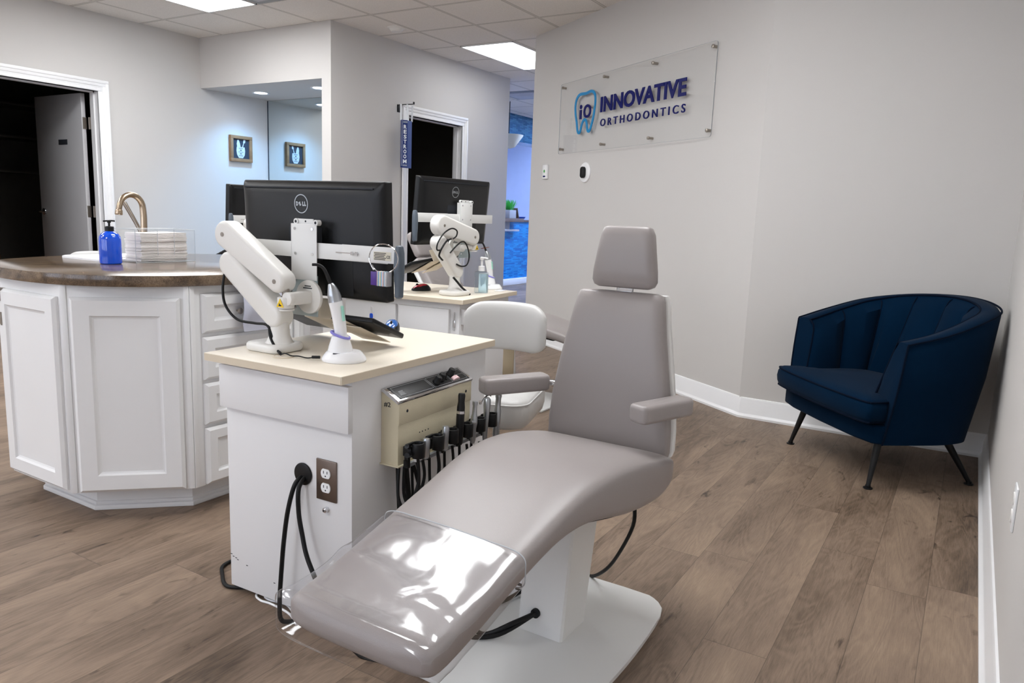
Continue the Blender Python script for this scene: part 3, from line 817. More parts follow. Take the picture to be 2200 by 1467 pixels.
# ------------------------------------------------------------------ dark storage room
t = thing('storage_cabinet', 'brown wooden cupboard with two drawers inside the dark storage room', 'cabinet', (2.95, 8.55, 0))
obj('body', G().box((2.1, 8.25, 0), (3.75, 8.85, .96), b=.004), 'cabinet_wood', t)
for x0, x1 in ((2.13, 2.92), (2.95, 3.72)):
    obj('drawer', G().box((x0, 8.232, .76), (x1, 8.25, .93), b=.004), 'cabinet_wood', t)
    obj('door', G().box((x0, 8.232, .06), (x1, 8.25, .73), b=.004), 'cabinet_wood', t)
t = thing('wall_shelf', 'dark wall shelves above the brown cupboard in the storage room', 'shelf', (2.95, 8.75, 1.4))
for z in (1.37, 1.72, 2.05): obj('board', G().box((2.02, 8.55, z), (4.7, 8.99, z + .02)), 'shaded_wall', t)  # boards share the wall colour with the room's shade in it
def basket(x, z, label, mt):
    t = thing('storage_basket', label, 'basket', (x, 8.70, z), group='storage room baskets')
    g = G(); rings = [[Vector((x + a * k, 8.70 + b_ * k, z + h)) for a, b_ in rrect(-.17, -.13, .17, .13, .03, 4)] for k, h in ((.86, .001), (1, .17), (1.04, .175), (1.04, .19), (.98, .19), (.97, .17), (.84, .01))]
    obj('tub', g.loft(rings), mt, t)
    obj('handle_slot', G().box((x - .06, 8.565, z + .12), (x + .06, 8.572, z + .15)), 'ink', t)
basket(3.18, 1.39, 'pale plastic basket on the lowest shelf beside the open storage door', 'offwhite')
basket(2.72, 1.74, 'dark plastic basket higher up on the storage room shelves', 'grey_handle')

t = thing('restroom_mirror', 'dark wood framed panel on the far wall of the unlit restroom', 'mirror', (6.9, 6.89, 1.6))
g = G()
for lo, hi in (((6.78, 1.15), (7.25, 1.20)), ((6.78, 2.05), (7.25, 2.10)), ((6.78, 1.15), (6.83, 2.10)), ((7.20, 1.15), (7.25, 2.10))):
    g.box((lo[0], 6.87, lo[1]), (hi[0], 6.90, hi[1]), b=.004)
obj('frame', g, 'cabinet_wood', t)
obj('glass', G().box((6.82, 6.885, 1.19), (7.21, 6.898, 2.06)), 'screen', t)

# ================================================================== ARMCHAIR
AO = Vector((3.78, .495, 0)); AU = Vector((-.756, -.654, 0)).normalized(); AV = Vector((.655, -.756, 0))
AM = Matrix(((AU.x, -AU.y * -1 * -1, 0, AO.x), (AU.y, AU.x, 0, AO.y), (0, 0, 1, 0), (0, 0, 0, 1)))
# local axes: x = AU (to the right seen from the front), y = depth towards the corner, z up
AVp = Vector((-AU.y, AU.x, 0))
if AVp.dot(AV) < 0: AVp = -AVp
AM = Matrix(((AU.x, AVp.x, 0, AO.x), (AU.y, AVp.y, 0, AO.y), (0, 0, 1, 0), (0, 0, 0, 1)))
chair = thing('armchair', 'navy velvet channel-back tub armchair on splayed black legs in the corner', 'armchair', AO)
def amo(name, g, m, parent=chair, **kw):
    g.v = [AM @ v for v in g.v]; return obj(name, g, m, parent, **kw)
def ctl(pts, k=8): return smooth_path(pts, k)
top = ctl([(-.425, .035, .655), (-.450, .20, .70), (-.425, .38, .755), (-.34, .53, .79), (-.18, .62, .812), (0, .65, .82), (.18, .62, .812), (.34, .53, .79), (.425, .38, .755), (.450, .20, .70), (.425, .035, .655)])
bot = ctl([(-.385, .0, .215), (-.395, .16, .215), (-.390, .31, .215), (-.335, .44, .215), (-.17, .505, .215), (0, .52, .215), (.17, .505, .215), (.335, .44, .215), (.390, .31, .215), (.395, .16, .215), (.385, .0, .215)])
n_ = len(top)
def inward(P, d):
    out = []
    for i, p in enumerate(P):
        a = P[max(i - 1, 0)]; b_ = P[min(i + 1, len(P) - 1)]; tt = (b_ - a); tt.z = 0; tt.normalize(); nn = Vector((tt.y, -tt.x, 0))
        out.append(p + nn * (d[i] if isinstance(d, list) else d))
    return out
sgn_ = 1 if inward([top[0], top[1], top[2]], .05)[1].x > top[1].x else -1
ti = inward(top, sgn_ * .085)
scal = [sgn_ * (.115 + .030 * abs(sin(pi * (i / (n_ - 1)) * 8)) ** .6) for i in range(n_)]
tm = [p - Vector((0, 0, .05)) for p in inward(top, scal)]
bi = [Vector((p.x, p.y, .37)) for p in inward(bot, [x * 1.0 for x in scal])]
rings = []
for i in range(n_):
    o, b_, q, m_, z = top[i], bot[i], ti[i], tm[i], bi[i]
    mid = b_.lerp(o, .5) + (o - q).normalized() * .012
    rings.append([Vector((b_.x, b_.y, b_.z)), mid, o - Vector((0, 0, .012)), o + (q - o) * .14 + Vector((0, 0, .004)), o.lerp(q, .5) + Vector((0, 0, .008)), q + (o - q) * .12 + Vector((0, 0, .004)), q - Vector((0, 0, .012)), m_, m_.lerp(z, .5), z, Vector((z.x, z.y, .25)), Vector((z.x, z.y, .215))])
amo('shell', G().loft(rings), 'navy', ang=50)
g = G().tube([p + Vector((0, 0, .002)) for p in top], .0045, n=6, k=1).tube([p + Vector((0, 0, .0)) for p in inward(top, sgn_ * .080)], .0045, n=6, k=1)
for sx in (-1, 1):
    i0 = 0 if sx < 0 else n_ - 1
    g.tube([top[i0], bot[i0].lerp(top[i0], .5) + (top[i0] - ti[i0]).normalized() * .012, bot[i0]], .0045, n=6, k=4)
    g.tube([ti[i0], tm[i0], bi[i0]], .0045, n=6, k=4)
for q_ in range(1, 8):
    i_ = int(round(q_ * (n_ - 1) / 8)); g.tube([ti[i_] - Vector((0, 0, .01)), tm[i_], tm[i_].lerp(bi[i_], .5), bi[i_]], .0032, n=6, k=4)
amo('piping', g, 'navy_pipe')
# front apron and seat deck
fr = [(-.385, .0), (-.36, -.035), (-.25, -.055), (0, -.062), (.25, -.055), (.36, -.035), (.385, .0), (.37, .30), (.25, .44), (0, .48), (-.25, .44), (-.37, .30)]
amo('seat_base', G().prism(fr, .085, None, b=.012, seg=3, z0=.215), 'navy', ang=50)
cu = [(-.385, -.045), (-.37, -.085), (-.2, -.105), (0, -.11), (.2, -.105), (.37, -.085), (.385, -.045), (.375, .02), (.325, .045), (.315, .30), (.22, .38), (0, .42), (-.22, .38), (-.315, .30), (-.325, .045), (-.375, .02)]
cp = [(p.x, p.y) for p in smooth_path([(x, y, 0) for x, y in cu], 3, True)]
cen = Vector((0, .12))
rings = []
for k, z in ((.90, .302), (.97, .312), (1.0, .335), (1.01, .36), (1.0, .385), (.975, .402), (.93, .412), (.75, .421), (.45, .427), (.12, .43)):
    rings.append([Vector((cen.x + (x - cen.x) * k, cen.y + (y - cen.y) * k, z)) for x, y in cp])
amo('seat_cushion', G().loft(rings), 'navy', ang=60)
g = G()
for z, k in ((.402, .985), (.314, .98)):
    g.tube([Vector((cen.x + (x - cen.x) * k, cen.y + (y - cen.y) * k, z)) for x, y in cp], .0042, n=6, k=1, closed=True)
amo('cushion_piping', g, 'navy_pipe')
for (fx, fy, tx, ty) in ((-.326, 0, -.29, .055), (.326, 0, .29, .055), (.31, .515, .265, .38), (-.31, .515, -.265, .38)):
    lg = G().cyl((tx, ty, .235), (fx, fy, .012), .0185, .0095, n=18).cyl((fx, fy, 0), (fx, fy, .006), .020, n=20, b=.002).cyl((fx, fy, .005), (fx, fy, .016), .012, n=16)
    amo('leg', lg, 'black')

# ================================================================== DENTAL CHAIRS
DO = Vector((1.72, .88, 0))
dc = thing('dental_chair', 'taupe reclining dental chair on a white pedestal in the foreground', 'dental chair', DO)
def prof(x, tab):
    for (a, b_) in zip(tab, tab[1:]):
        if x <= b_[0]:
            t_ = (x - a[0]) / (b_[0] - a[0]); t_ = max(0, t_)
            return [a[i] + (b_[i] - a[i]) * t_ for i in range(1, len(a))]
    return list(tab[-1][1:])
# x: ztop, zbot, half width, centre y
SEAT = [(.912, .382, .366, .095, .868), (.918, .396, .352, .145, .868), (.930, .407, .340, .168, .868), (.955, .414, .336, .175, .868), (1.02, .425, .348, .177, .868), (1.11, .446, .370, .178, .868),
        (1.22, .473, .400, .180, .868), (1.33, .499, .424, .184, .868), (1.42, .519, .432, .190, .869), (1.50, .533, .428, .198, .870), (1.58, .540, .413, .207, .871), (1.68, .537, .392, .216, .872),
        (1.78, .525, .378, .222, .873), (1.88, .505, .373, .224, .873), (1.95, .488, .382, .222, .873), (1.995, .472, .400, .215, .873), (2.02, .458, .418, .195, .873), (2.03, .446, .430, .15, .873)]
def smooth_tab(tab, n):
    P_ = smooth_path([Vector((a[0], a[1], a[2])) for a in tab], n); Q_ = smooth_path([Vector((a[3], a[4], 0)) for a in tab], n)
    return [(p.x, p.y, p.z, q.x, q.y) for p, q in zip(P_, Q_)]
ST = smooth_tab(SEAT, 3)
rings = []
for i, (x, zt, zb, hw, yc) in enumerate(ST):
    rings.append([Vector((x, y, z)) for y, z in sup(hw, zb, zt, 4.2 + 2.2 * max(0, min(1, (x - 1.35) / .3)), 60, yc)])
# crown the top a little
obj('seat_cushion', G().loft(rings), 'vinyl', dc, ang=60)
g = G()
rings = [[Vector((x, y, z)) for y, z in sup(hw - .045, zb - .012, zb + .02, 6, 28, yc)] for (x, zt, zb, hw, yc) in ST if 1.30 < x < 1.93]
obj('seat_pan', g.loft(rings), 'black', dc)
# backrest: front cushion and white rear shell
def bring(z, hw, xf, th, e=5.0, yc=.884, n=40):
    out = []
    for i in range(n):
        t_ = 2 * pi * i / n; c, s_ = cos(t_), sin(t_)
        out.append(Vector((xf + th / 2 - th / 2 * math.copysign(abs(s_) ** (2 / e), s_), yc + hw * math.copysign(abs(c) ** (2 / e), c), z)))
    return out
BK = [(.440, .182, 2.010, .045), (.446, .190, 2.004, .060), (.462, .194, 2.000, .070), (.52, .193, 1.998, .075), (.60, .186, 2.000, .076), (.70, .170, 2.008, .075), (.80, .152, 2.020, .073), (.86, .142, 2.032, .070), (.895, .136, 2.042, .064), (.912, .130, 2.050, .052), (.918, .118, 2.058, .03)]
obj('backrest', G().loft([bring(*b_) for b_ in BK]), 'vinyl', dc, ang=55)
obj('back_shell', G().loft([bring(z, hw + .004, xf + th - .012, .035, 6) for z, hw, xf, th in BK[1:-1]]), 'white_metal', dc, ang=50)
HD = [(.930, .080, 2.056, .030), (.936, .093, 2.048, .048), (.95, .099, 2.043, .060), (.98, .097, 2.042, .062), (1.04, .088, 2.046, .060), (1.085, .081, 2.052, .056), (1.104, .074, 2.058, .042), (1.110, .062, 2.066, .022)]
obj('headrest', G().loft([bring(*b_, 4.5, .874) for b_ in HD]), 'vinyl', dc, ang=55)
obj('headrest_post', G().box((2.075, .85, .80), (2.09, .90, 1.02), b=.003), 'chrome', dc)
# armrests swung outwards on chrome hinges
for sy, (a, b_) in ((1, ((2.050, 1.118), (1.870, 1.236))), (-1, ((2.040, .655), (1.862, .728)))):
    a = Vector((a[0], a[1], .60)); b_ = Vector((b_[0], b_[1], .597))
    Mx = frame(a, b_ - a, z=(0, 0, 1)); L_ = (b_ - a).length
    o = obj('armrest', G().prism(rrect(-.01, -.033, L_, .033, .016), .052, Mx, b=.012, seg=3, z0=-.012), 'vinyl', dc, ang=55)
    k = Vector((2.075, .884 + sy * .165, .60))
    obj('hinge', G().tube([k, k.lerp(a, .6) + Vector((0.012, 0, .006)), a + Vector((0, 0, .01)), a.lerp(b_, .25) + Vector((0, 0, -.004))], .011, n=12).cyl(a + Vector((0, 0, -.012)), a + Vector((0, 0, .016)), .015), 'chrome', o)
# pedestal and floor plate
cb = [(1.655, .815), (1.655, .952), (1.795, .952), (1.795, .815)]; ct = [(1.690, .805), (1.690, .950), (1.850, .950), (1.850, .805)]
col_r = [[Vector((x, y, z)) for x, y in c_] for c_, z in ((cb, .010), (ct, .445))]
def rq(c_, z, r_=.006):
    out = []
    n = len(c_)
    for i in range(n):
        p, a, b_ = Vector(c_[i]), Vector(c_[i - 1]), Vector(c_[(i + 1) % n])
        out += [Vector(((p + (a - p).normalized() * r_).x, (p + (a - p).normalized() * r_).y, z)), Vector(((p + (b_ - p).normalized() * r_).x, (p + (b_ - p).normalized() * r_).y, z))]
    return out
obj('pedestal', G().loft([rq(cb, .010), rq(ct, .445)]), 'white_metal', dc, ang=30)
obj('hinge_block', G().box((1.60, .79, .40), (1.92, .955, .455), b=.01), 'black', dc)
pl = [(1.335, .70), (1.335, 1.06), (1.42, 1.088), (1.6, 1.108), (1.80, 1.104), (1.96, 1.085), (2.035, 1.06), (2.045, 1.02), (2.045, .74), (2.035, .70), (1.97, .667), (1.80, .645), (1.6, .638), (1.42, .662)]
pl = []
pside = lambda x: .200 + .040 * sin(pi * (x - 1.20) / 1.0)
for i in range(13): x = 1.345 + (2.0 - 1.345) * i / 12; pl.append((x, .875 - pside(x)))
pl += [(2.018, .684), (2.034, .697), (2.043, .716), (2.047, .74), (2.047, 1.01), (2.043, 1.034), (2.034, 1.053), (2.018, 1.066)]
for i in range(13): x = 2.0 - (2.0 - 1.345) * i / 12; pl.append((x, .875 + pside(x)))
pl += [(1.337, 1.08), (1.332, 1.05), (1.332, .70), (1.337, .67)]
pl = pl[:-4] + [(1.338, 1.085), (1.332, 1.06), (1.332, .69), (1.338, .665)]
pl_ = []
for i_ in range(len(pl)):
    a_, b_, c_ = Vector(pl[i_ - 1]), Vector(pl[i_]), Vector(pl[(i_ + 1) % len(pl)]); pl_.append(tuple(a_ * .25 + b_ * .5 + c_ * .25))
pl = pl_
obj('base_plate', G().prism(pl, .012, None, b=.003, z0=.001), 'white_metal', dc, ang=30)
g = G().cyl((1.661, .897, .072), (1.652, .897, .072), .013, n=16)
obj('cable_gland', g, 'rubber', dc)
g = G().box((1.84, .70, .362), (1.91, .76, .378), b=.003).tube([(1.87, .72, .368), (1.90, .73, .28), (1.96, .80, .14), (2.00, .86, .06), (2.06, .93, .006), (2.14, 1.0, .006)], .0055)
obj('side_cable', g, 'rubber', dc)

# clear slip cover over the foot end
rings = []
tab = [r_ for r_ in ST if .905 < r_[0] < 1.235]
def wrk(x, y, z): return .006 * noise.noise(Vector((x * 6, y * 7, z * 4))) + .005 * math.exp(-((x - 1.03 - .25 * (y - .87)) / .022) ** 2) + .004 * math.exp(-((y - .89 - .5 * (x - 1.2)) / .014) ** 2) * max(0, min(1, (x - 1.08) / .05))
xs = [.902 + i * (1.215 - .902) / 40 for i in range(41)]
for i, x in enumerate(xs):
    zt, zb, hw, yc = prof(max(x, .955), ST)
    hw += .008 + .005 * max(0, (1.0 - x) / .13); zt += .005; zb -= .004 + .010 * max(0, (1.0 - x) / .13)
    if x < .915: k = (.915 - x) / .013; zt -= .010 * k * k; zb += .008 * k * k; hw -= .012 * k * k
    yc += .005 * max(0, (1.05 - x) / .18)
    ring = []
    for y, z in sup(hw, zb, zt, 5.5, 56, yc):
        d_ = wrk(x, y, z); up = 1 if z > (zt + zb) / 2 else -1
        ring.append(Vector((x + (.008 * (y - yc) / hw if i == 40 else 0), y, z + up * abs(d_) * (1.3 if up > 0 else .6))))
    rings.append(ring)
g = G().loft(rings, caps=False)
hem_ = G().tube(rings[40], .0013, n=6, k=1, closed=True)
cov_ = tag(obj('plastic_cover', g, 'film', None, loc=(1.0, .87, .36), ang=60), 'clear plastic slip cover stretched over the foot end of the nearest dental chair', 'plastic cover')
obj('hem', hem_, 'acrylic_edge', cov_)

# second dental chair, beyond the second cart
d2 = copy_tree(dc)
place(d2, (3.92, 2.43, 0), R(92), 'taupe dental chair half hidden behind the second cart and the stool')
HB = Matrix.Translation((.33, 0, .46)) @ Matrix.Rotation(R(33), 4, 'Y') @ Matrix.Translation((-.33, 0, -.46))
for ch in d2.children:
    if ch.name.split('.')[0] in ('backrest', 'back_shell', 'headrest', 'headrest_post'): ch.matrix_basis = HB @ ch.matrix_basis
tag(dc, dc['label'], 'dental chair', 'dental chairs'); d2['group'] = 'dental chairs'

# cables and power box at the pedestal
t = thing('power_supply_box', 'small white power box on the floor behind the pedestal of the nearest dental chair', 'power box', (1.86, 1.03, 0))
obj('housing', G().box((1.80, 1.0, .013), (1.90, 1.07, .075), b=.004), 'white_plastic', t)
obj('print', G().box((1.797, 1.01, .05), (1.7995, 1.05, .058)).box((1.797, 1.01, .035), (1.7995, 1.045, .04)), 'ink', t)
g = G().tube([(1.655, .897, .072), (1.60, .93, .06), (1.56, 1.0, .022), (1.60, 1.08, .020), (1.66, 1.13, .010), (1.64, 1.22, .006), (1.60, 1.28, .006)], .0065).tube([(1.65, .90, .070), (1.57, .96, .03), (1.53, 1.04, .02), (1.58, 1.12, .02), (1.62, 1.2, .006)], .0065)
g.tube([(1.80, 1.03, .03), (1.74, 1.05, .022), (1.68, 1.08, .020), (1.62, 1.15, .008), (1.58, 1.26, .006)], .006)
obj('floor_cable', g, 'rubber', dc)

# ================================================================== ASSISTANT STOOLS
def make_stool():
    """local frame: origin on the floor, seat centre at 0,0, backrest towards +x"""
    t = thing('assistant_stool', 'pale grey vinyl stool with a wide curved backrest between the two carts', 'stool', (0, 0, 0))
    sq = rrect(-.20, -.20, .19, .20, .07, 6)
    rings = [[Vector((x * k, y * k, z)) for x, y in sq] for k, z in ((.90, .372), (.97, .385), (1.0, .41), (1.0, .455), (.985, .468), (.95, .478), (.8, .487), (.5, .492), (.1, .493))]
    obj('seat', G().loft(rings), 'vinyl_light', t, ang=60)
    obj('welt', G().tube([Vector((x * .992, y * .992, .464)) for x, y in sq], .0035, n=6, k=1, closed=True), 'vinyl_light', t)
    # backrest, curved round the sitter
    rings = []
    for i in range(25):
        a = -1 + 2 * i / 24; y = .172 * a; e = abs(a)
        hh = .100 * (1 - max(0, e - .6) ** 2 * 2.2); th = .062 * (1 - max(0, e - .75) ** 2 * 6)
        if i in (0, 24): hh *= .93; th *= .55
        xc = .275 - .045 * a * a; ring = []
        for (px, pz) in sup(th / 2, -hh, hh, 3.2, 28): ring.append(Vector((xc + px, y, .668 + pz + .012 * (1 - e * e))))
        rings.append(ring)
    obj('backrest', G().loft(rings), 'vinyl_light', t, ang=60)
    obj('back_bar', G().box((.306, -.023, .40), (.320, .023, .65), b=.003).box((-.05, -.034, .355), (.320, .034, .371), b=.002).box((.306, -.034, .355), (.320, .034, .42), b=.002), 'beige_metal', t)
    obj('gas_column', G().cyl((0, 0, .08), (0, 0, .22), .028).cyl((0, 0, .22), (0, 0, .375), .016), 'chrome', t)
    g = G()
    for i in range(5):
        a = 2 * pi * i / 5 + .3; c, s_ = cos(a), sin(a)
        g.tube([(0.02 * c, .02 * s_, .10), (.14 * c, .14 * s_, .09), (.27 * c, .27 * s_, .062)], [.02, .018, .013], n=10)
    obj('base', g, 'black', t)
    for i in range(5):
        a = 2 * pi * i / 5 + .3; c, s_ = cos(a), sin(a)
        obj('caster', G().cyl((.27 * c - .012 * s_, .27 * s_ + .012 * c, .027), (.27 * c + .012 * s_, .27 * s_ - .012 * c, .027), .026, b=.004).cyl((.27 * c, .27 * s_, .03), (.27 * c, .27 * s_, .065), .008), 'black', t)
    return t
s1 = make_stool()
s2 = copy_tree(s1)
place(s1, (2.35, 1.527, 0), R(17), s1['label'], 'assistant stools')
place(s2, (2.80, 4.92, 0), R(60), 'pale stool whose rounded backrest top peeks over the far rim of the island', 'assistant stools')

# ================================================================== CARTS
def make_cart(o, ax, L_, D_, label, style):
    """box cart; local x along ax (length L_), y = depth away, origin at the near left floor corner of the top"""
    ay = Vector((-ax[1], ax[0], 0)); F = frame((o[0], o[1], 0), (ax[0], ax[1], 0), y=ay)
    t = thing('instrument_cart', label, 'cart', (F @ Vector((L_ / 2, D_ / 2, 0))), group='instrument carts')
    obj('countertop', G().box((0, 0, .703), (L_, D_, .725), b=.0015, M_=F), ['cream'], t)
    g = G()
    for lo, hi in (((-.0008, .002, .7045), (0, D_ - .002, .7235)), ((L_, .002, .7045), (L_ + .0008, D_ - .002, .7235)), ((.002, -.0008, .7045), (L_ - .002, 0, .7235)), ((.002, D_, .7045), (L_ - .002, D_ + .0008, .7235))):
        g.box(lo, hi, M_=F)
    obj('edge_band', g, 'creamedge', t)
    return t, F
cA, FA = make_cart((1.318, 1.281), (.9993, .036), .735, .498, 'white instrument cart with a beige control box, beside the nearest dental chair', 0)
# FA: x runs away from the camera, y runs to the left in the picture
obj('body', G().box((.055, .014, .022), (.70, .478, .703), b=.0015, M_=FA), 'cart', cA)
obj('drawer', G().box((.036, .010, .568), (.055, .484, .690), b=.002, M_=FA), 'cart', cA)
for x, y in ((.11, .06), (.64, .06), (.11, .43), (.64, .43)):
    obj('foot', G().cyl((x, y, 0), (x, y, .024), .02, M_=FA), 'black', cA)
gr = G().cyl((.0555, .182, .425), (.049, .182, .425), .031, n=36, b=.003, M_=FA)
obj('cable_grommet', gr, 'black', cA)
def outlet(F, x, y, z, parent):
    Mx = F @ frame((x, y, z), (0, -1, 0), z=(-1, 0, 0))
    t = parent
    p = obj('outlet_plate', G().box((-.035, -.056, 0), (.035, .056, .005), b=.002, M_=Mx), 'bronze_plate', t)
    for k in (-1, 1):
        oc = [(cos(a) * .0165, max(-.0125, min(.0125, sin(a) * .0165)) + k * .0195) for a in [2 * pi * i / 28 for i in range(28)]]
        obj('socket', G().prism(oc, .003, Mx, b=.0008, z0=.0045), 'socket', p)
        g = G()
        for dx in (-.0062, .0062): g.box((dx - .0012, k * .0195 + .000, .0070), (dx + .0012, k * .0195 + .0075, .0078), M_=Mx)
        g.cyl((0, k * .0195 - .0065, .0070), (0, k * .0195 - .0065, .0078), .0022, n=10, M_=Mx)
        obj('slots', g, 'ink', p)
outlet(FA, .0548, .098, .424, cA)
obj('air_fitting', G().cyl((.055, .098, .344), (.043, .098, .344), .0075, n=6, M_=FA).cyl((.055, .098, .344), (.040, .098, .344), .0045, n=14, M_=FA), 'chrome', cA)
obj('fitting_hole', G().cyl((.0402, .098, .344), (.0395, .098, .344), .0028, n=12, M_=FA), 'ink', cA)
g = G()
for i, (y, z) in enumerate(((.474, .118), (.466, .112), (.455, .110), (.448, .106), (.41, .098), (.30, .075), (.06, .16))):
    g.box((.0546, y - .004, z), (.0552, y + .003, z + .0022), M_=FA)
obj('scuff', g, 'ink', cA)
# power cords from the grommet and under the cart
wp = lambda x, y, z: FA @ Vector((x, y, z))
g = G().tube([wp(.056, .186, .418), wp(.030, .190, .40), wp(.018, .204, .33), wp(.012, .215, .24), wp(.010, .225, .14), wp(.006, .228, .06), wp(.004, .222, .015), wp(.016, .205, .0065), wp(.05, .18, .0065), wp(.12, .12, .0065)], .0062, n=12)
g.tube([wp(.056, .176, .418), wp(.026, .172, .395), wp(.018, .165, .33), wp(.014, .148, .27), wp(.006, .128, .23), wp(.0, .10, .19), wp(-.01, .03, .10), wp(0, -.06, .006), wp(.02, -.15, .006)], .0062, n=12)
obj('power_cord', g, 'rubber', cA)
g = G().tube([wp(.10, .42, .010), wp(.06, .50, .006), (1.40, 1.86, .006), (1.44, 1.905, .006), (1.50, 1.90, .006), (1.56, 1.82, .006), wp(.22, .42, .010)], .0058)
obj('power_cord', g, 'rubber', cA)
g = G().tube([wp(.13, .40, .008), wp(.075, .395, .005), wp(.058, .36, .004), wp(.060, .32, .004), wp(.05, .24, .004), wp(.02, .18, .004)], .0035).tube([wp(.13, .37, .012), wp(.085, .37, .006), wp(.072, .34, .005), wp(.08, .28, .005), wp(.05, .22, .008)], .0035)
obj('extension_cord', g, 'white_plastic', cA)

# ------------------------------------------------------------------ control box with instruments
BX0, BX1 = .170, .522       # along the cart side, local x of FA;  y = -depth out of the side
cb_ = thing('control_unit', 'beige dental control box marked #2 on the side of the nearest cart', 'control box', wp((BX0 + BX1) / 2, .0, .46), group=None)
sec = [(.014, .458), (-.044, .458), (-.044, .628), (-.040, .634), (.014, .662)]
Mx = FA @ frame((BX0, 0, 0), (0, 1, 0), y=(0, 0, 1))
if Mx.to_3x3().col[2].dot(FA.to_3x3().col[0]) < 0: Mx = FA @ frame((BX1, 0, 0), (0, 1, 0), y=(0, 0, 1))
obj('housing', G().prism(sec, BX1 - BX0, Mx, b=.002), 'cream_metal', cb_)
obj('cover_flap', G().box((BX0, -.0465, .570), (BX1, -.0438, .630), b=.001, M_=FA), 'cream_metal', cb_)
obj('bottom_flange', G().box((BX0 - .006, -.050, .455), (BX1 + .004, .014, .459), b=.001, M_=FA), 'cream_metal', cb_)
g = G()
for x in (BX0 + .035, BX1 - .03): g.cyl((x, -.0462, .604), (x, -.0472, .604), .0042, n=14, M_=FA)
for i in range(4): g.cyl((BX0 + .095 + i * .0135, -.0438, .530 + .0), (BX0 + .095 + i * .0135, -.0446, .530), .002, n=8, M_=FA)
obj('screw_holes', g, 'ink', cb_)
# sloping control panel on top
tn = Vector((0, -.028, .054)).normalized()
PM = FA @ frame((BX0, -.046, .631), (1, 0, 0), z=Vector((0, -.46, .89)))      # local x along, y up the slope
PLn = BX1 - BX0
obj('chrome_bezel', G().box((-.004, -.001, -.004), (PLn + .004, .064, .007), b=.002, M_=PM), 'chrome', cb_)
pn = obj('control_panel', G().box((.008, .006, .006), (PLn - .008, .057, .0082), b=.0006, M_=PM), 'monitor_black', cb_)
g = G()
for x0, x1 in ((.014, .165), (.170, .262), (.266, .338)):
    for a, b_ in (((x0, .010), (x1, .0112)), ((x0, .0515), (x1, .0527)), ((x0, .010), (x0 + .0012, .0527)), ((x1 - .0012, .010), (x1, .0527))):
        g.box((a[0], a[1], .0080), (b_[0], b_[1], .0086), M_=PM)
for k in range(5): g.box((.024 + .001 * k, .018 + .0035 * k, .0080), (.047 - .002 * (k % 2), .0203 + .0035 * k, .0086), M_=PM)
g.box((.298, .032, .0080), (.338, .0332, .0086), M_=PM).box((.300, .016, .008), (.3012, .05, .0086), M_=PM)
obj('panel_print', g, 'aluminium', pn)
for x, y, r_ in ((.196, .026, .0105), (.224, .032, .0105), (.282, .040, .0105)):
    obj('knob', G().lathe([(r_ * 1.15, 0), (r_ * 1.15, .003), (r_, .005), (r_ * .95, .018), (r_ * .8, .021), (.001, .0215)], PM @ Matrix.Translation((x, y, .008)), n=20), 'black', cb_)
obj('toggle_switch', G().cyl((.246, .030, .008), (.248, .034, .026), .0022, M_=PM).cyl((.246, .030, .008), (.246, .030, .011), .006, n=6, M_=PM), 'black', cb_)
obj('thumb_wheel', G().prism([(cos(a) * .016 + .285, sin(a) * .008) for a in [pi * i / 14 for i in range(15)]], .012, PM @ Matrix.Translation((0, .014, .008)) @ Matrix.Rotation(R(90), 4, 'X') @ Matrix.Translation((0, 0, -.012))), 'ltpink', cb_)
Mx = FA @ frame((BX0 - .0003, .004, .615), (0, -1, 0), z=(-1, 0, 0))
obj('handwritten_number', G().text('#2', .02, Mx, .0006, .0002, width=.022, height=.014), 'ink', cb_, flat=True)
# instrument hangers
HX = [.19, .28, .352, .428, .498, .565]
obj('hanger_rail', G().box((BX0 + .03, -.062, .452), (HX[-1] + .03, -.052, .462), M_=FA).box((BX0 + .03, -.06, .452), (BX0 + .05, -.03, .459), M_=FA).box((BX1 - .03, -.06, .452), (BX1 - .01, -.03, .459), M_=FA), 'grey_plastic', cb_)
for i, x in enumerate(HX):
    zc = .508
    g = G(); oc = []
    for k in range(19):
        a = R(-60 + 300 * k / 18); oc.append((cos(a) * .018, sin(a) * .018))
    for k in range(18, -1, -1):
        a = R(-60 + 300 * k / 18); oc.append((cos(a) * .0135, sin(a) * .0135))
    Mh = FA @ Matrix.Translation((x, -.095, zc - .02)) @ Matrix.Rotation(R(-140), 4, 'Z')
    g.prism(oc, .040, Mh, b=.001)
    g.box((x - .011, -.080, zc - .022), (x + .011, -.052, zc + .006), b=.003, M_=FA).box((x - .005, -.066, .452), (x + .005, -.054, zc - .01), M_=FA)
    g.box((x - .030, -.082, zc + .012), (x + .004, -.074, zc + .020), b=.002, M_=FA).cyl((x - .02, -.07, zc - .028), (x - .02, -.07, zc - .044), .006, M_=FA)
    obj('hanger', g, 'black', cb_)
def hose(x, z0, sway, mt='rubber', rr=.0042):
    return G().tube([(x, -.095, z0), (x + .004, -.097, z0 - .06), (x + sway * .5, -.08, z0 - .17), (x + sway, -.05, z0 - .25), (x + sway - .03, -.035, z0 - .20), (x + sway - .04, -.03, .456)], rr, M_=FA)
hp = 'dental instruments in the hangers of the control box'
def instrument(name, label, cat, i, parts, sway):
    x = HX[i]; t = thing(name, label, cat, wp(x, -.095, .48), group=hp)
    for nm, prf, mt in parts:
        obj(nm, G().lathe(prf, FA @ Matrix.Translation((x, -.095, 0)) @ Matrix.Rotation(R(4), 4, 'Y'), n=18), mt, t)
    obj('hose', hose(x, parts[0][1][0][1] + .004, sway), 'rubber', t)
    return t
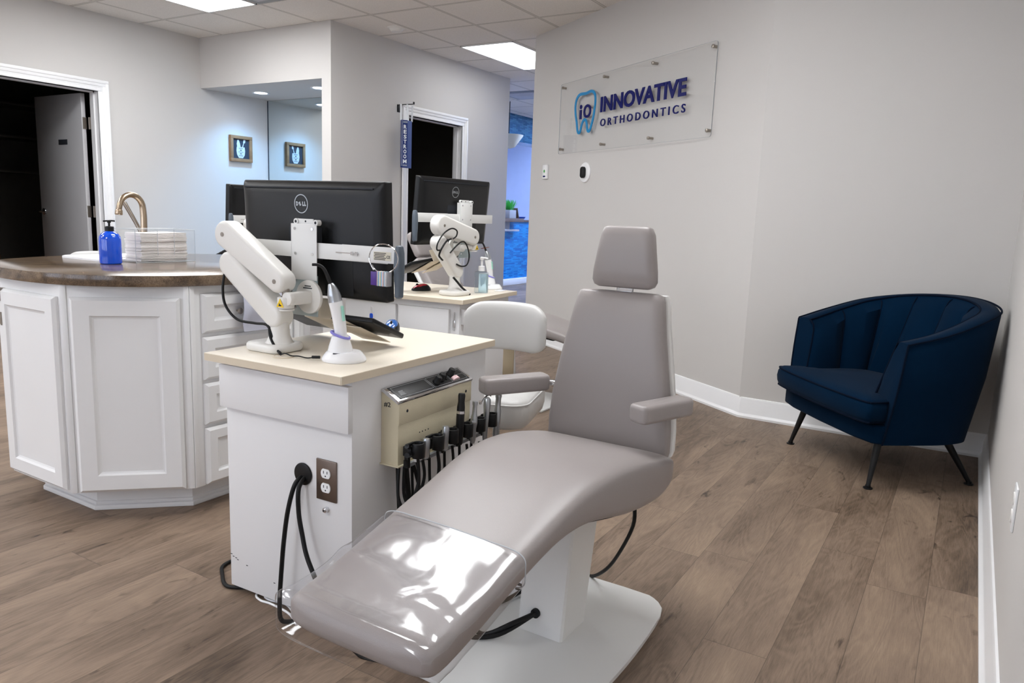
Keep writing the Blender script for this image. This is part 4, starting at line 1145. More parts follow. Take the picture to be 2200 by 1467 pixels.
instrument('handpiece_coupler', 'short steel coupler in the nearest hanger of the control box', 'handpiece', 0, [('coupler', [(.008, .478), (.010, .482), (.0105, .525), (.009, .532), (.004, .533)], 'aluminium')], .035)
instrument('handpiece_coupler', 'short steel coupler in the second hanger of the control box', 'handpiece', 1, [('coupler', [(.008, .478), (.010, .482), (.0105, .538), (.009, .545), (.004, .546)], 'aluminium')], .01)
instrument('scaler', 'black pen-like scaler with a silver ring standing in the third hanger', 'handpiece', 2, [('body', [(.009, .475), (.0115, .482), (.0118, .562), (.0115, .585), (.0095, .60), (.0105, .618), (.009, .624), (.003, .625)], 'black')], .02)
obj('ring', G().lathe([(.0121, .566), (.0121, .574)], FA @ Matrix.Translation((HX[2] , -.095, 0)) @ Matrix.Rotation(R(4), 4, 'Y'), n=18), 'chrome', bpy.data.objects['scaler'])
instrument('saliva_ejector', 'slim steel suction tip with a small valve in the fourth hanger', 'handpiece', 3, [('body', [(.006, .46), (.0085, .47), (.0085, .505), (.011, .520), (.010, .540), (.0075, .548), (.0065, .572), (.008, .578), (.008, .586), (.003, .586)], 'aluminium')], .02)
obj('valve_lever', G().cyl((HX[3] + .012, -.10, .528), (HX[3] + .026, -.104, .526), .005, M_=FA), 'aluminium', bpy.data.objects['saliva_ejector'])
sy = instrument('air_water_syringe', 'steel air water syringe with a bent nozzle in the fifth hanger', 'syringe', 4, [('body', [(.006, .45), (.0075, .46), (.0080, .50), (.0095, .54), (.0115, .560), (.0105, .578), (.006, .584)], 'aluminium')], .03)
obj('nozzle', G().tube([(HX[4] + .004, -.095, .574), (HX[4] + .040, -.085, .580), (HX[4] + .070, -.080, .582), (HX[4] + .088, -.078, .576)], .0022, M_=FA), 'chrome', sy)
obj('button', G().cyl((HX[4] - .008, -.10, .574), (HX[4] - .013, -.102, .582), .004, M_=FA), 'chrome', sy)
instrument('high_volume_suction', 'tall straight steel suction handle with a ribbed grip in the farthest hanger', 'handpiece', 5, [('body', [(.008, .44), (.0105, .45)] + [(.0105 + .001 * (k % 2), .452 + .004 * k) for k in range(10)] + [(.0115, .495), (.0115, .530), (.0090, .542), (.0085, .568), (.0100, .573), (.0100, .580), (.004, .581)], 'aluminium')], .03)
g = G()
for x, dz in ((.20, 0), (.225, .01)):
    g.tube([(x, -.085, .47), (x + .002, -.09, .42), (x - .015, -.08, .36), (x - .03, -.065, .345), (x - .035, -.05, .38), (x - .02, -.04, .455)], .0045, M_=FA)
g.tube([(.21, -.04, .456), (.215, -.045, .38), (.222, -.05, .30), (.22, -.05, .22)], .0075, M_=FA).tube([(.24, -.04, .456), (.25, -.05, .40), (.262, -.06, .35), (.30, -.07, .33), (.34, -.06, .40), (.345, -.05, .456)], .005, M_=FA)
obj('supply_hose', g, 'rubber', cb_)
g = G()
for x in (.198, .216): g.cyl((x - .004, -.086, .474), (x - .004, -.086, .492), .0055, M_=FA)
obj('hose_fitting', g, 'white_plastic', cb_)
g = G().cyl((.168 + .01, -.075, .515), (.150 + .01, -.080, .523), .006, M_=FA).cyl((.168 + .005, -.08, .498), (.146 + .005, -.088, .502), .007, M_=FA)
obj('valve_knob', g, 'black', cb_)

# ------------------------------------------------------------------ cart with the second monitor
cBv = Vector((3.477 - 2.886, 2.085 - 2.028, 0)).normalized()
cB, FB = make_cart((2.886, 2.028), (cBv.x, cBv.y), .592, .745, 'white instrument cart with two doors, farther back under the second monitor', 1)
obj('body', G().box((.035, .035, .022), (.56, .71, .703), b=.0015, M_=FB), 'cart', cB)
for y0, y1 in ((.085, .375), (.392, .700)):
    obj('door', G().box((.017, y0, .30), (.035, y1, .672), b=.002, M_=FB), 'cart', cB)
obj('drawer', G().box((.05, .017, .600), (.20, .035, .675), b=.002, M_=FB), 'cart', cB)
obj('latch', G().box((.028, .055, .585), (.036, .068, .620), b=.002, M_=FB).cyl((.030, .0615, .57), (.030, .0615, .66), .003, M_=FB), 'chrome', cB)
for x, y in ((.08, .08), (.52, .08), (.08, .66), (.52, .66)):
    obj('foot', G().cyl((x, y, 0), (x, y, .024), .02, M_=FB), 'black', cB)
g = G().tube([FB @ Vector((.60, -.01, .69)), FB @ Vector((.615, -.03, .60)), FB @ Vector((.612, -.03, .50)), FB @ Vector((.59, -.03, .40))], .006)
tg = thing('key_tag', 'small blue key tag hanging in front of the second cart door', 'key tag', FB @ Vector((.014, .52, .62)))
obj('tag', G().prism(rrect(-.010, -.015, .010, .012, .008), .003, FB @ frame((.012, .535, .602), (0, 1, 0), y=(0, 0, 1)), b=.001), 'cobalt', tg)
obj('loop', G().tube([FB @ Vector((.014, .535, .612)), FB @ Vector((.014, .530, .635)), FB @ Vector((.014, .535, .650)), FB @ Vector((.014, .540, .635))], .0016, closed=True), 'white_plastic', tg)

# ================================================================== MONITORS ON ARMS
def make_monitor(F, label, w_=.565, h_=.335):
    """F: x to the right, y away from the viewer, z up, origin at the middle of the rear shell"""
    t = thing('monitor', label, 'monitor', F.to_translation(), group='black monitors on white arms')
    rings = []
    for y, i, rr in ((.028, .0, .006), (.006, .0, .008), (.0, .004, .012), (-.008, .018, .016), (-.014, .035, .03)):
        rings.append([Vector((x, y, z)) for x, z in rrect(-w_ / 2 + i, -h_ / 2 + i, w_ / 2 - i, h_ / 2 - i, rr)])
    obj('shell', G().loft(rings, M_=F), 'monitor_black', t, ang=50)
    obj('screen', G().box((-w_ / 2 + .014, .0275, -h_ / 2 + .014), (w_ / 2 - .014, .029, h_ / 2 - .014), M_=F), 'screen', t)
    obj('vent_slot', G().box((-w_ / 2 + .022, -.0128, h_ / 2 - .0225), (w_ / 2 - .035, -.006, h_ / 2 - .0182), M_=F @ Matrix.Translation((0, 0, 0))), 'ink', t)
    Ml = F @ frame((-.022, -.0142, .101), (1, 0, 0), y=(0, 0, 1))
    lg = G(); o = []
    for k in range(48):
        a = 2 * pi * k / 48; c_, s_ = cos(a), sin(a)
        o.append([Vector((c_ * .0275, s_ * .0275, 0)), Vector((c_ * .0248, s_ * .0248, 0)), Vector((c_ * .0248, s_ * .0248, .0008)), Vector((c_ * .0275, s_ * .0275, .0008))])
    lg.loft(o, closed_path=True, M_=Ml)
    lg.text('D', .02, Ml @ Matrix.Translation((-.0205, -.0062, 0)), .0008, .0014, width=.0088, height=.0128)
    lg.text('E', .02, Ml @ Matrix.Translation((-.0050, -.0066, 0)) @ Matrix.Rotation(R(28), 4, 'Z'), .0008, .0013, width=.0072, height=.0112)
    lg.text('L', .02, Ml @ Matrix.Translation((.0050, -.0062, 0)), .0008, .0014, width=.0070, height=.0128)
    lg.text('L', .02, Ml @ Matrix.Translation((.0130, -.0062, 0)), .0008, .0014, width=.0070, height=.0128)
    obj('logo', lg, 'aluminium', t, flat=True)
    obj('socket_recess', G().box((-.075, -.0146, -.06), (.055, -.012, .035), M_=F), 'ink', t)
    obj('rear_panel', G().box((.06, -.0146, -.155), (.17, -.0139, -.045), M_=F), 'monitor_black', t)
    return t

def make_mount(F, J, label, side, zt):
    """monitor arm; J holds joints in the (x, z) plane of F, all at depth J['y'] in front of the monitor"""
    t = thing('monitor_mount', label, 'monitor arm', F @ Vector((J['base'][0], J['yb'], zt)), group='white monitor arms')
    def at(x, y, z): return F @ Vector((x, y, z))
    bx, yb = J['base'][0], J['yb']; zb = zt - F.to_translation().z
    g = G().prism(rrect(-.070, -.060, .070, .060, .035, 6), .024, F @ Matrix.Translation((bx + J.get('bo', 0), yb, zb + .0005)), b=.009, seg=3)
    g.lathe([(.048, .018), (.036, .028), (.029, .045), (.027, .07), (.027, J['low1'][1] - zb - .0)], F @ Matrix.Translation((bx, yb, zb)), n=28)
    obj('base', g, 'offwhite', t)
    PF = frame((0, 0, 0), (1, 0, 0), y=(0, 0, 1))    # local x, z of F -> prism plane, thickness along -y of F
    def link(p0, r0, p1, r1, y0, th, b=.012):
        return G().prism(stadium(p0, r0, p1, r1, 16), th, F @ Matrix.Translation((0, y0, 0)) @ PF, b=b, seg=4)
    l0, l1 = J['low0'], J['low1']
    obj('lower_arm', link(l0, J['rl'], l1, J['rl'] * .95, yb + .030, .060), 'offwhite', t)
    u0, u1 = J['up0'], J['up1']
    e_ = obj('upper_arm', link(u0, J['ru'], u1, J['ru'] * .83, yb + .028, .056), 'offwhite', t)
    for p in (u0, u1):
        obj('screw', G().cyl(at(p[0], yb - .027, p[1]), at(p[0], yb - .0295, p[1]), .0065, n=16).cyl(at(p[0], yb - .029, p[1]), at(p[0], yb - .0298, p[1]), .003, n=6), 'steel', e_)
    obj('elbow_post', G().cyl(at(l0[0], yb, l0[1] + J['rl'] * .5), at(l0[0], yb, u0[1] - J['ru'] * .6), .011), 'steel', t)
    hx, hz = J['head']
    g = G().cyl(at(hx, yb, u1[1]), at(hx, yb, hz + .014), .0105).cyl(at(hx, yb, hz + .016), at(hx, yb, hz + .0135), .014)
    obj('swivel_post', g, 'steel', t)
    # tilt head towards the mounting disc
    dx, dz, yd = J['disc'][0], J['disc'][1], J['yd']
    g = G().cyl(at(hx, yb, hz - .018), at(hx, yb, hz + .014), .023, b=.003).cyl(at(hx, yb, hz - .024), at(hx, yb, hz - .019), .023)
    sgx = 1 if dx > hx else -1
    g.box((min(hx, dx), yb - .012, hz - .010), (max(hx, dx), yb + .014, hz + .012), b=.004, M_=F)
    g.box((dx - .016, yb - .012, dz - .018), (dx + .016, yd, dz + .018), b=.006, M_=F)
    g.cyl(at(dx, yb + .002, dz), at(dx, yb - .014, dz), .019, b=.003)
    hd_ = obj('tilt_head', g, 'offwhite', t)
    obj('mounting_disc', G().cyl(at(dx, yd - .010, dz), at(dx, yd + .001, dz), .048, n=40, b=.002), 'offwhite', t)
    obj('disc_label', G().box((dx - .012, yd - .0106, dz + .030), (dx + .012, yd - .0100, dz + .033), M_=F).box((dx - .018, yd - .0106, dz + .024), (dx + .016, yd - .0100, dz + .027), M_=F), 'ink', hd_)
    g = G().prism([(-.014, 0), (.014, 0), (0, .024)], .0006, F @ Matrix.Translation((hx + .002, yb - .0236, hz - .013)) @ PF)
    st_ = obj('warning_sticker', g, 'yellow', hd_)
    g = G().prism([(-.0055, .003), (.0055, .003), (.0055, .006), (0, .008), (-.003, .012), (-.004, .006)], .0004, F @ Matrix.Translation((hx + .002, yb - .0242, hz - .013)) @ PF)
    obj('symbol', g, 'ink', hd_)
    # plates carrying the monitor
    px, yp = J['plx'], J['yp']
    obj('zinc_plate', G().box((px - .050, yp - .002, dz - .058), (px + .050, yp + .002, dz + .060), b=.001, M_=F), 'galvanised', t)
    for a, b_ in ((-.036, -.036), (.036, -.040), (-.036, .042), (.036, .042)): obj('bolt', G().cyl(at(px + a, yp - .001, dz + b_), at(px + a, yp - .0045, dz + b_), .0040, n=10), 'chrome', t)
    z0, z1 = dz + .046, J['brz']
    br = obj('bracket_plate', G().box((px - .050, yp - .004, z0), (px + .050, yp - .002, z1), b=.0008, M_=F).box((px - .050, yp - .004, z0), (px - .047, yp + .018, z1), M_=F).box((px - .030, yp + .004, z1 - .004), (px + .030, yp + .007, z1 + .014), b=.0008, M_=F), 'white_metal', t)
    for a, b_ in ((-.034, z1 - .014), (.034, z1 - .014), (-.032, z1 - .085), (.034, z1 - .085)): obj('bolt', G().cyl(at(px + a, yp - .003, b_), at(px + a, yp - .0062, b_), .0042, n=10), 'chrome', t)
    g = G().cyl(at(px - .036, yp + .001, z1 + .006), at(px - .036, yp + .012, z1 + .006), .0085).cyl(at(px + .046, yp - .004, z1 + .004), at(px + .046, yp + .012, z1 + .004), .0085)
    obj('hook', g, 'white_metal', t)
    obj('hole', G().cyl(at(px, yp + .0036, z1 + .007), at(px, yp + .0042, z1 + .007), .003, n=10), 'ink', t)
    obj('hole', G().cyl(at(px - .036, yp + .0006, z1 + .006), at(px - .036, yp + .0012, z1 + .006), .004, n=12), 'ink', t)
    obj('hole', G().cyl(at(px + .046, yp - .0044, z1 + .004), at(px + .046, yp - .0038, z1 + .004), .004, n=12), 'ink', t)
    b0, b1 = J['bar']; zb0, zb1 = J['barz']
    g = G().box((b0, yp + .004, zb0), (b1, yp + .007, zb1), b=.0008, M_=F)
    ex = J['ext']
    if side > 0: g.box((px + .14, yp + .001, zb0 + .002), (ex, yp + .004, zb1 + .001), b=.0008, M_=F)
    else: g.box((ex, yp + .001, zb0 + .002), (px - .14, yp + .004, zb1 + .001), b=.0008, M_=F)
    obj('crossbar', g, 'white_metal', t)
    sx = px + side * .18
    for q_ in (0, .016): obj('bolt', G().cyl(at(sx + q_, yp + .001, (zb0 + zb1) / 2), at(sx + q_, yp - .004, (zb0 + zb1) / 2), .0055, n=6), 'chrome', t)
    obj('slot', G().box((sx - .062, yp + .0003, (zb0 + zb1) / 2 - .0012), (sx - .004, yp + .0009, (zb0 + zb1) / 2 + .0012), M_=F), 'steel', t)
    hx_ = ex + side * .008; hz0, hz1 = J['grip']; pr = rrect(-.010, -.014, .012, .010, .008, 5)
    rings = []
    for k, z in ((.6, 0), (.9, .004), (.95, .03), (1.08, .06), (1.12, .09), (1.05, .12), (.8, .137), (.5, .140)):
        rings.append([Vector((hx_ + x * k, yp + y * k, hz0 + (hz1 - hz0) * z / .14)) for x, y in pr])
    obj('grip_handle', G().loft(rings, M_=F), 'grey_handle', t)
    return t
# nearest monitor (on the first cart): x to the right = towards -Y, y away = +X
F1 = frame((1.598, 1.671, 1.039), (cos(R(-88.7)), sin(R(-88.7)), 0), y=(-sin(R(-88.7)), cos(R(-88.7)), .047))
def inF(F, p): return F.inverted() @ Vector(p)
m1 = make_monitor(F1, 'black monitor seen from behind on the arm of the nearest cart')
def xz(F, *p):
    q = inF(F, p); return (q.x, q.z)
F1u = frame((1.598, 1.671, 1.039), (cos(R(-88.7)), sin(R(-88.7)), 0), y=(-sin(R(-88.7)), cos(R(-88.7)), 0))
yb = inF(F1u, (1.455, 1.66, 1)).y
J1 = dict(y=yb, yb=yb, base=xz(F1u, 1.46, 1.652, .725), bo=-.020, low0=xz(F1u, 1.46, 1.833, .960), low1=xz(F1u, 1.46, 1.655, .826), rl=.036,
          up0=xz(F1u, 1.46, 1.848, 1.044), up1=xz(F1u, 1.46, 1.640, .924), ru=.039, head=xz(F1u, 1.46, 1.625, .867), disc=xz(F1u, 1.53, 1.610, .877), yd=inF(F1u, (1.532, 1.66, 1)).y,
          plx=xz(F1u, 1.53, 1.640, .9)[0], yp=inF(F1u, (1.541, 1.66, 1)).y, brz=.044, bar=(-.19, .33), barz=(-.052, -.008), ext=.366, grip=(-.140, .000))
a1 = make_mount(F1u, J1, 'white articulated monitor arm clamped on the nearest cart', 1, .725)
yp = J1['yp']
lb = obj('label', G().box((.285, yp + .0002, -.043), (.345, yp + .0010, -.020), M_=F1u), 'label', a1)
g = G()
for k in range(5): g.box((.287 + .002 * (k % 2), yp - .0004, -.0245 - k * .0042), (.328 - .003 * (k % 3), yp + .0002, -.0228 - k * .0042), M_=F1u)
g.text('CE', .01, F1u @ frame((.3305, yp - .0001, -.037), (1, 0, 0), y=(0, 0, 1)), .0004, .0001, width=.012, height=.008)
obj('print', g, 'ink', lb)
# second monitor
def yawf(o, a, dz=0.0): return frame(o, (cos(R(a)), sin(R(a)), 0), y=(-sin(R(a)), cos(R(a)), dz))
O2 = (3.20, 2.315, 1.133)
F2 = yawf(O2, -3.7, .09); F2u = yawf(O2, -3.7)
m2 = make_monitor(F2, 'black monitor seen from behind on the arm of the farther cart')
yb = inF(F2u, (3.05, 2.19, 1)).y
J2 = dict(y=yb, yb=yb, base=xz(F2u, 3.045, 2.19, .725), low0=xz(F2u, 2.915, 2.19, .985), low1=xz(F2u, 3.045, 2.19, .845), rl=.036,
          up0=xz(F2u, 2.925, 2.19, 1.068), up1=xz(F2u, 3.165, 2.19, 1.012), ru=.050, head=xz(F2u, 3.185, 2.19, .962), disc=xz(F2u, 3.09, 2.22, .958), yd=inF(F2u, (3.10, 2.235, 1)).y,
          plx=.035, yp=-.048, brz=.048, bar=(-.22, .270), barz=(-.055, -.010), ext=-.345, grip=(-.145, .002))
a2 = make_mount(F2u, J2, 'white articulated monitor arm with looping black cables on the farther cart', -1, .725)

# keyboards hanging below the mounts
def make_keyboard(F, label, Lb, origin, w_, tilt, roll=0.0, shift=0.0):
    Mx = F @ Matrix.Translation(origin) @ Matrix.Rotation(roll, 4, 'Y') @ Matrix.Rotation(-tilt, 4, 'X')
    t = thing('keyboard_tray', label, 'keyboard tray', Mx.to_translation(), group='keyboard trays under the monitors')
    obj('support', G().box((-w_ * .16, .0, -.012), (w_ * .26, .15, -.009), b=.001, M_=Mx).box((-.045, -.004, -.012), (.045, -.001, .05), b=.001, M_=Mx).box((w_ * .08, .02, -.020), (w_ * .36, .17, -.017), b=.001, M_=Mx), 'creamedge', t)
    k = obj('keyboard', G().box((-w_ / 2, .0, -.006), (w_ / 2, .155, .010), b=.005, seg=3, M_=Mx), 'black', t)
    g = G()
    for r_ in range(5):
        for c_ in range(14):
            x = -w_ / 2 + .012 + c_ * (w_ - .024) / 14; y = .018 + r_ * .026
            g.box((x, y, .010), (x + (w_ - .024) / 14 - .004, y + .021, .013), M_=Mx)
    kk = obj('keys', g, 'monitor_black', k); kk['kind'] = 'stuff'
    return t
make_keyboard(F1u, 'black keyboard on a cream tray sloping down under the nearest monitor', 0, (-.055 + .090, yp + .058, -.222), .40, R(24))
make_keyboard(F2u, 'black keyboard on a cream tray sloping under the farther monitor', 0, (-.12, .0, -.235), .40, R(26), R(-6))

# third station far behind the island
F3 = yawf((3.19, 3.75, 1.078), 8, .05); F3u = yawf((3.19, 3.75, 1.078), 8)
m3 = make_monitor(F3, 'dark monitor peeking out left of the nearest monitor, far behind the island')
J3 = dict(y=-.13, yb=-.13, base=(-.15, -.353), low0=(-.26, -.14), low1=(-.15, -.26), rl=.036, up0=(-.25, -.06), up1=(-.03, -.10), ru=.040, head=(-.01, -.15), disc=(-.06, -.155), yd=-.075,
          plx=.0, yp=-.048, brz=.048, bar=(-.22, .315), barz=(-.055, -.010), ext=-.315, grip=(-.145, .002))
a3 = make_mount(F3u, J3, 'white monitor arm on the farthest cart, mostly hidden by the nearest arm', -1, .725)
make_keyboard(F3u, 'black keyboard tray seen edge-on above the far rim of the island', 0, (-.14, -.02, -.20), .40, R(24), R(-4))
cC, FC = make_cart((2.92, 3.50), (cos(R(8)), sin(R(8))), .55, .74, 'white instrument cart far behind the island, almost hidden', 1)
obj('body', G().box((.035, .035, .022), (.52, .71, .703), b=.0015, M_=FC), 'cart', cC)
for x, y in ((.08, .08), (.47, .08), (.08, .66), (.47, .66)):
    obj('foot', G().cyl((x, y, 0), (x, y, .024), .02, M_=FC), 'black', cC)

# cables running along the arms
g = G().tube([(1.425, 1.845, .93), (1.418, 1.845, .885), (1.415, 1.83, .84), (1.418, 1.785, .805), (1.425, 1.72, .800), (1.428, 1.675, .800), (1.428, 1.655, .780), (1.426, 1.640, .748), (1.412, 1.600, .729)], .0038)
g.tube([(1.430, 1.665, .802), (1.424, 1.655, .77), (1.418, 1.63, .745), (1.405, 1.592, .729)], .0038)
g.tube([(1.505, 1.628, .872), (1.51, 1.66, .84), (1.50, 1.70, .805)], .0038)
obj('cable', g, 'rubber', a1)
g = G().tube([(2.875, 2.150, .955), (2.835, 2.145, .955), (2.838, 2.145, .985), (2.875, 2.14, 1.03), (2.930, 2.135, 1.055), (2.975, 2.135, 1.045), (2.980, 2.14, 1.020), (2.965, 2.15, 1.005)], .0035)
g.tube([(2.95, 2.15, 1.005), (2.90, 2.14, .995), (2.862, 2.14, .960), (2.855, 2.148, .93), (2.875, 2.153, .915), (2.895, 2.157, .905)], .0045)
g.tube([(2.952, 2.155, .938), (2.985, 2.15, .965), (3.035, 2.15, .990), (3.07, 2.15, .985), (3.10, 2.15, .945), (3.105, 2.15, .905), (3.085, 2.15, .875), (3.05, 2.155, .870), (3.01, 2.157, .882)], .0035)
g.tube([(2.985, 2.156, .818), (3.01, 2.150, .795), (3.045, 2.145, .765), (3.085, 2.14, .740), (3.10, 2.135, .728)], .0055)
obj('cable', g, 'rubber', a2)

# key ring with sample tags on the nearest monitor handle
RC = Vector((1.520, 1.326, 1.004))
t = thing('sample_ring', 'steel ring of purple and pastel sample tags on the crossbar of the nearest monitor', 'sample ring', RC)
obj('ring', G().tube([(RC.x - .003 * cos(a) , RC.y + .047 * cos(a), RC.z + .038 * sin(a)) for a in [2 * pi * i / 24 for i in range(24)]], .0016, k=2, n=8, closed=True).cyl((1.519, 1.366, .984), (1.519, 1.357, .972), .0032), 'chrome', t)
cols = ['purple', 'purple', 'ltpink', 'ltgrey', 'ltblue', 'white_plastic', 'ltyellow', 'ltblue', 'white_plastic', 'ltpink', 'ltgrey', 'ltblue', 'white_plastic', 'ltgrey']
for i, c_ in enumerate(cols):
    y = 1.347 - i * .0029
    if i == 0:
        obj('tag', G().box((1.514, y - .000, .932), (1.516, y + .018, .968), b=.0006), c_, t)
    else:
        obj('tag', G().box((1.511 + .001 * (i % 3), y - .0012, .932 - .001 * (i % 2)), (1.532 + .001 * (i % 2), y + .0012, .969 + .0006 * (i % 3)), b=.0004), c_, t)

# curing lights
def make_curing(shield):
    t = thing('curing_light', '', 'curing light', (0, 0, 0))
    rings = []
    for k, z in ((.97, 0), (1.0, .004), (.97, .010), (.80, .024), (.74, .027)):
        rings.append([Vector((.060 * k * cos(a) + (.010 if abs(a) < 9 else 0), .050 * k * sin(a), z)) for a in [2 * pi * i / 36 for i in range(36)]])
    obj('charging_base', G().loft(rings).loft([[Vector((.034 * k * cos(a), .032 * k * sin(a), z + max(0, q * cos(a)))) for a in [2 * pi * i / 28 for i in range(28)]] for k, z, q in ((1, .024, 0), (.9, .040, .0), (.72, .060, -.0), (.66, .068, 0))]), 'white_plastic', t)
    obj('display', G().box((-.012, -.038, .0235), (.012, -.028, .0262), b=.0006), 'ink', t)
    obj('collar', G().tube([(.024 * cos(a), .022 * sin(a), .070 - .012 * cos(a) * .7) for a in [2 * pi * i / 20 for i in range(20)]], .0035, k=2, n=8, closed=True), 'lilac', t)
    body = [(0, .0, .050), (-.004, 0, .085), (-.010, 0, .12), (-.018, 0, .155)]
    obj('handle', G().tube([(.003, 0, .045), (.000, 0, .085), (-.006, 0, .125), (-.013, 0, .160)], [.0155, .0165, .0175, .0185], n=20), 'white_plastic', t)
    obj('control_strip', G().tube([(.0115, -.011, .110), (.0075, -.0115, .150)], .004, n=8, k=3), 'mint', t)
    obj('head', G().tube([(-.013, 0, .159), (-.017, 0, .178), (-.022, 0, .196), (-.026, 0, .207)], [.0187, .0175, .012, .0065], n=20), 'aluminium', t)
    obj('light_guide', G().tube([(-.025, 0, .205), (-.034, 0, .227), (-.044, 0, .246), (-.057, 0, .255), (-.074, 0, .2555)], [.0055, .005, .0045, .004, .0038], n=12), 'black', t)
    return t
c1 = make_curing(False); c2 = copy_tree(c1)
obj('light_shield', G().prism([(cos(a) * .024, sin(a) * .018) for a in [2 * pi * i / 24 for i in range(24)]], .002, Matrix.Translation((-.031, 0, .222)) @ Matrix.Rotation(R(-12), 4, 'Y'), b=.0008), 'amber', None)
sh = bpy.data.objects['light_shield']; sh.parent = c2
place(c1, (1.463, 1.425, .7255), R(-58), 'white cordless curing light upright in its charging base on the nearest cart', 'curing lights')
place(c2, (3.44, 2.24, .7255), R(-52), 'curing light with an orange shield behind the hand sanitizer on the farther cart', 'curing lights')
g = G().tube([(1.400, 1.588, .7285), (1.404, 1.574, .734), (1.410, 1.555, .729), (1.412, 1.53, .731), (1.418, 1.505, .7285), (1.423, 1.488, .731)], .0018).cyl((1.423, 1.490, .732), (1.432, 1.470, .733), .0042, n=12)
obj('charger_cord', g, 'rubber', c1)
t = thing('desk_grommet', 'cream round cable grommet in the top of the nearest cart', 'grommet', (1.40, 1.575, .725))
obj('ring', G().tube([(1.400 + .026 * cos(a), 1.575 + .026 * sin(a), .7262) for a in [2 * pi * i / 24 for i in range(24)]], .002, k=1, n=6, closed=True), 'creamedge', t)
obj('cap', G().cyl((1.400, 1.575, .7252), (1.400, 1.575, .7268), .024), 'cream', t)

# mice
def make_mouse(top):
    t = thing('computer_mouse', '', 'computer mouse', (0, 0, 0))
    def shell(zl, zh, s_):
        rings = []; N = 14
        for i in range(N + 1):
            u_ = -1 + 2 * i / N; x = .050 * u_ * s_; k = max(.12, (1 - abs(u_) ** 2.6)) ** .5; hw = (.030 - .004 * (1 - u_ * u_)) * k * s_; h = (.034 - .008 * u_) * k
            rings.append([Vector((x, hw * math.copysign(abs(cos(a)) ** .75, cos(a)), zl + (h * zh) * (abs(sin(a)) ** .8 if sin(a) > 0 else 0))) for a in [2 * pi * q / 24 for q in range(24)]])
        return G().loft(rings)
    obj('body', shell(.001, .95, 1.0), 'black', t, ang=60)
    obj('top_cover', shell(.008, .80, .90), top, t, ang=60)
    obj('scroll_wheel', G().cyl((.022, -.003, .031), (.022, .003, .031), .0065, n=16), 'black', t)
    return t
mm1 = make_mouse('blue_gloss'); place(mm1, (1.955, 1.665, .7255), R(215), 'glossy blue mouse at the back of the nearest cart top', 'computer mice')
mm2 = make_mouse('red_gloss'); place(mm2, (3.075, 2.425, .7255), R(150), 'red and black mouse on the farther cart behind the grey grip handle', 'computer mice')

# hand sanitizer
SX, SY_, SZ = 3.245, 2.165, .7252
t = thing('hand_sanitizer', 'clear pump bottle of hand sanitizer with pale blue gel on the farther cart', 'bottle', (SX, SY_, SZ))
Mb = Matrix.Translation((SX, SY_, SZ)) @ Matrix.Rotation(R(-50), 4, 'Z')
rings = [[Vector((x * k, y * k, z)) for x, y in rrect(-.036, -.024, .036, .024, .014, 5)] for k, z in ((.93, 0), (1, .004), (1, .098), (.94, .106), (.6, .112), (.45, .114))]
obj('bottle', G().loft(rings, M_=Mb), 'bottle_clear', t)
rings = [[Vector((x * k + .0, y * k, z)) for x, y in rrect(-.014, -.020, .033, .020, .010, 5)] for k, z in ((.95, .003), (1, .006), (1, .095), (.9, .100))]
obj('gel', G().loft(rings, M_=Mb), 'gel', t)
obj('pump', G().lathe([(.017, .113), (.017, .136), (.014, .139), (.006, .140), (.006, .168), (.010, .170), (.011, .182), (.006, .186)], Mb, n=20).tube([(0, 0, .178), (.014, -.004, .180), (.030, -.008, .176)], .005, M_=Mb), 'white_plastic', t)
t = thing('white_card', 'small white card lying at the right end of the farther cart top', 'card', (3.40, 2.13, .726))
obj('sheet', G().box((-.035, -.02, 0), (.035, .02, .004), b=.0015, M_=Matrix.Translation((3.40, 2.145, .7254)) @ Matrix.Rotation(R(10), 4, 'Z')), 'white_plastic', t)

# ================================================================== ISLAND
isl = [(1.365, 3.024), (1.365, 2.623), (1.650, 2.330), (2.150, 2.330), (2.435, 2.623), (2.435, 3.024), (2.150, 3.315), (1.650, 3.315)]
ic = Vector((1.90, 2.823))
isb = thing('island_cabinet', 'white octagonal island cabinet with panelled doors and drawers', 'cabinet', (1.90, 2.823, 0))
obj('carcass', G().prism(isl, .742, None, b=.001, z0=.100), 'cabinet', isb)
kick = [(ic.x + (x - ic.x) * .80, ic.y + (y - ic.y) * .80) for x, y in isl]
kick = [(1.470, 3.00), (1.470, 2.655), (1.700, 2.420), (2.10, 2.420), (2.33, 2.655), (2.33, 2.99), (2.10, 3.225), (1.70, 3.225)]
g = G().prism(kick, .100, None, z0=.0)
for k, (z0, z1) in enumerate(((0, .018), (.018, .032))):
    e_ = .014 - .007 * k
    g.prism([(ic.x + (x - ic.x) * (1 + e_ / .45), ic.y + (y - ic.y) * (1 + e_ / .45)) for x, y in kick], z1 - z0, None, b=.003, z0=z0)
obj('toe_kick', g, 'cabinet', isb)
def facet(i):
    a, b_ = Vector(isl[i]), Vector(isl[(i + 1) % 8]); d_ = (b_ - a)
    F = frame((a.x, a.y, 0), (d_.x, d_.y, 0), y=(0, 0, 1))           # x along the face, y up, z outwards
    if (F.to_3x3().col[2].xy).dot(a + d_ / 2 - ic) < 0:
        F = frame((b_.x, b_.y, 0), (-d_.x, -d_.y, 0), y=(0, 0, 1))
    return F, d_.length
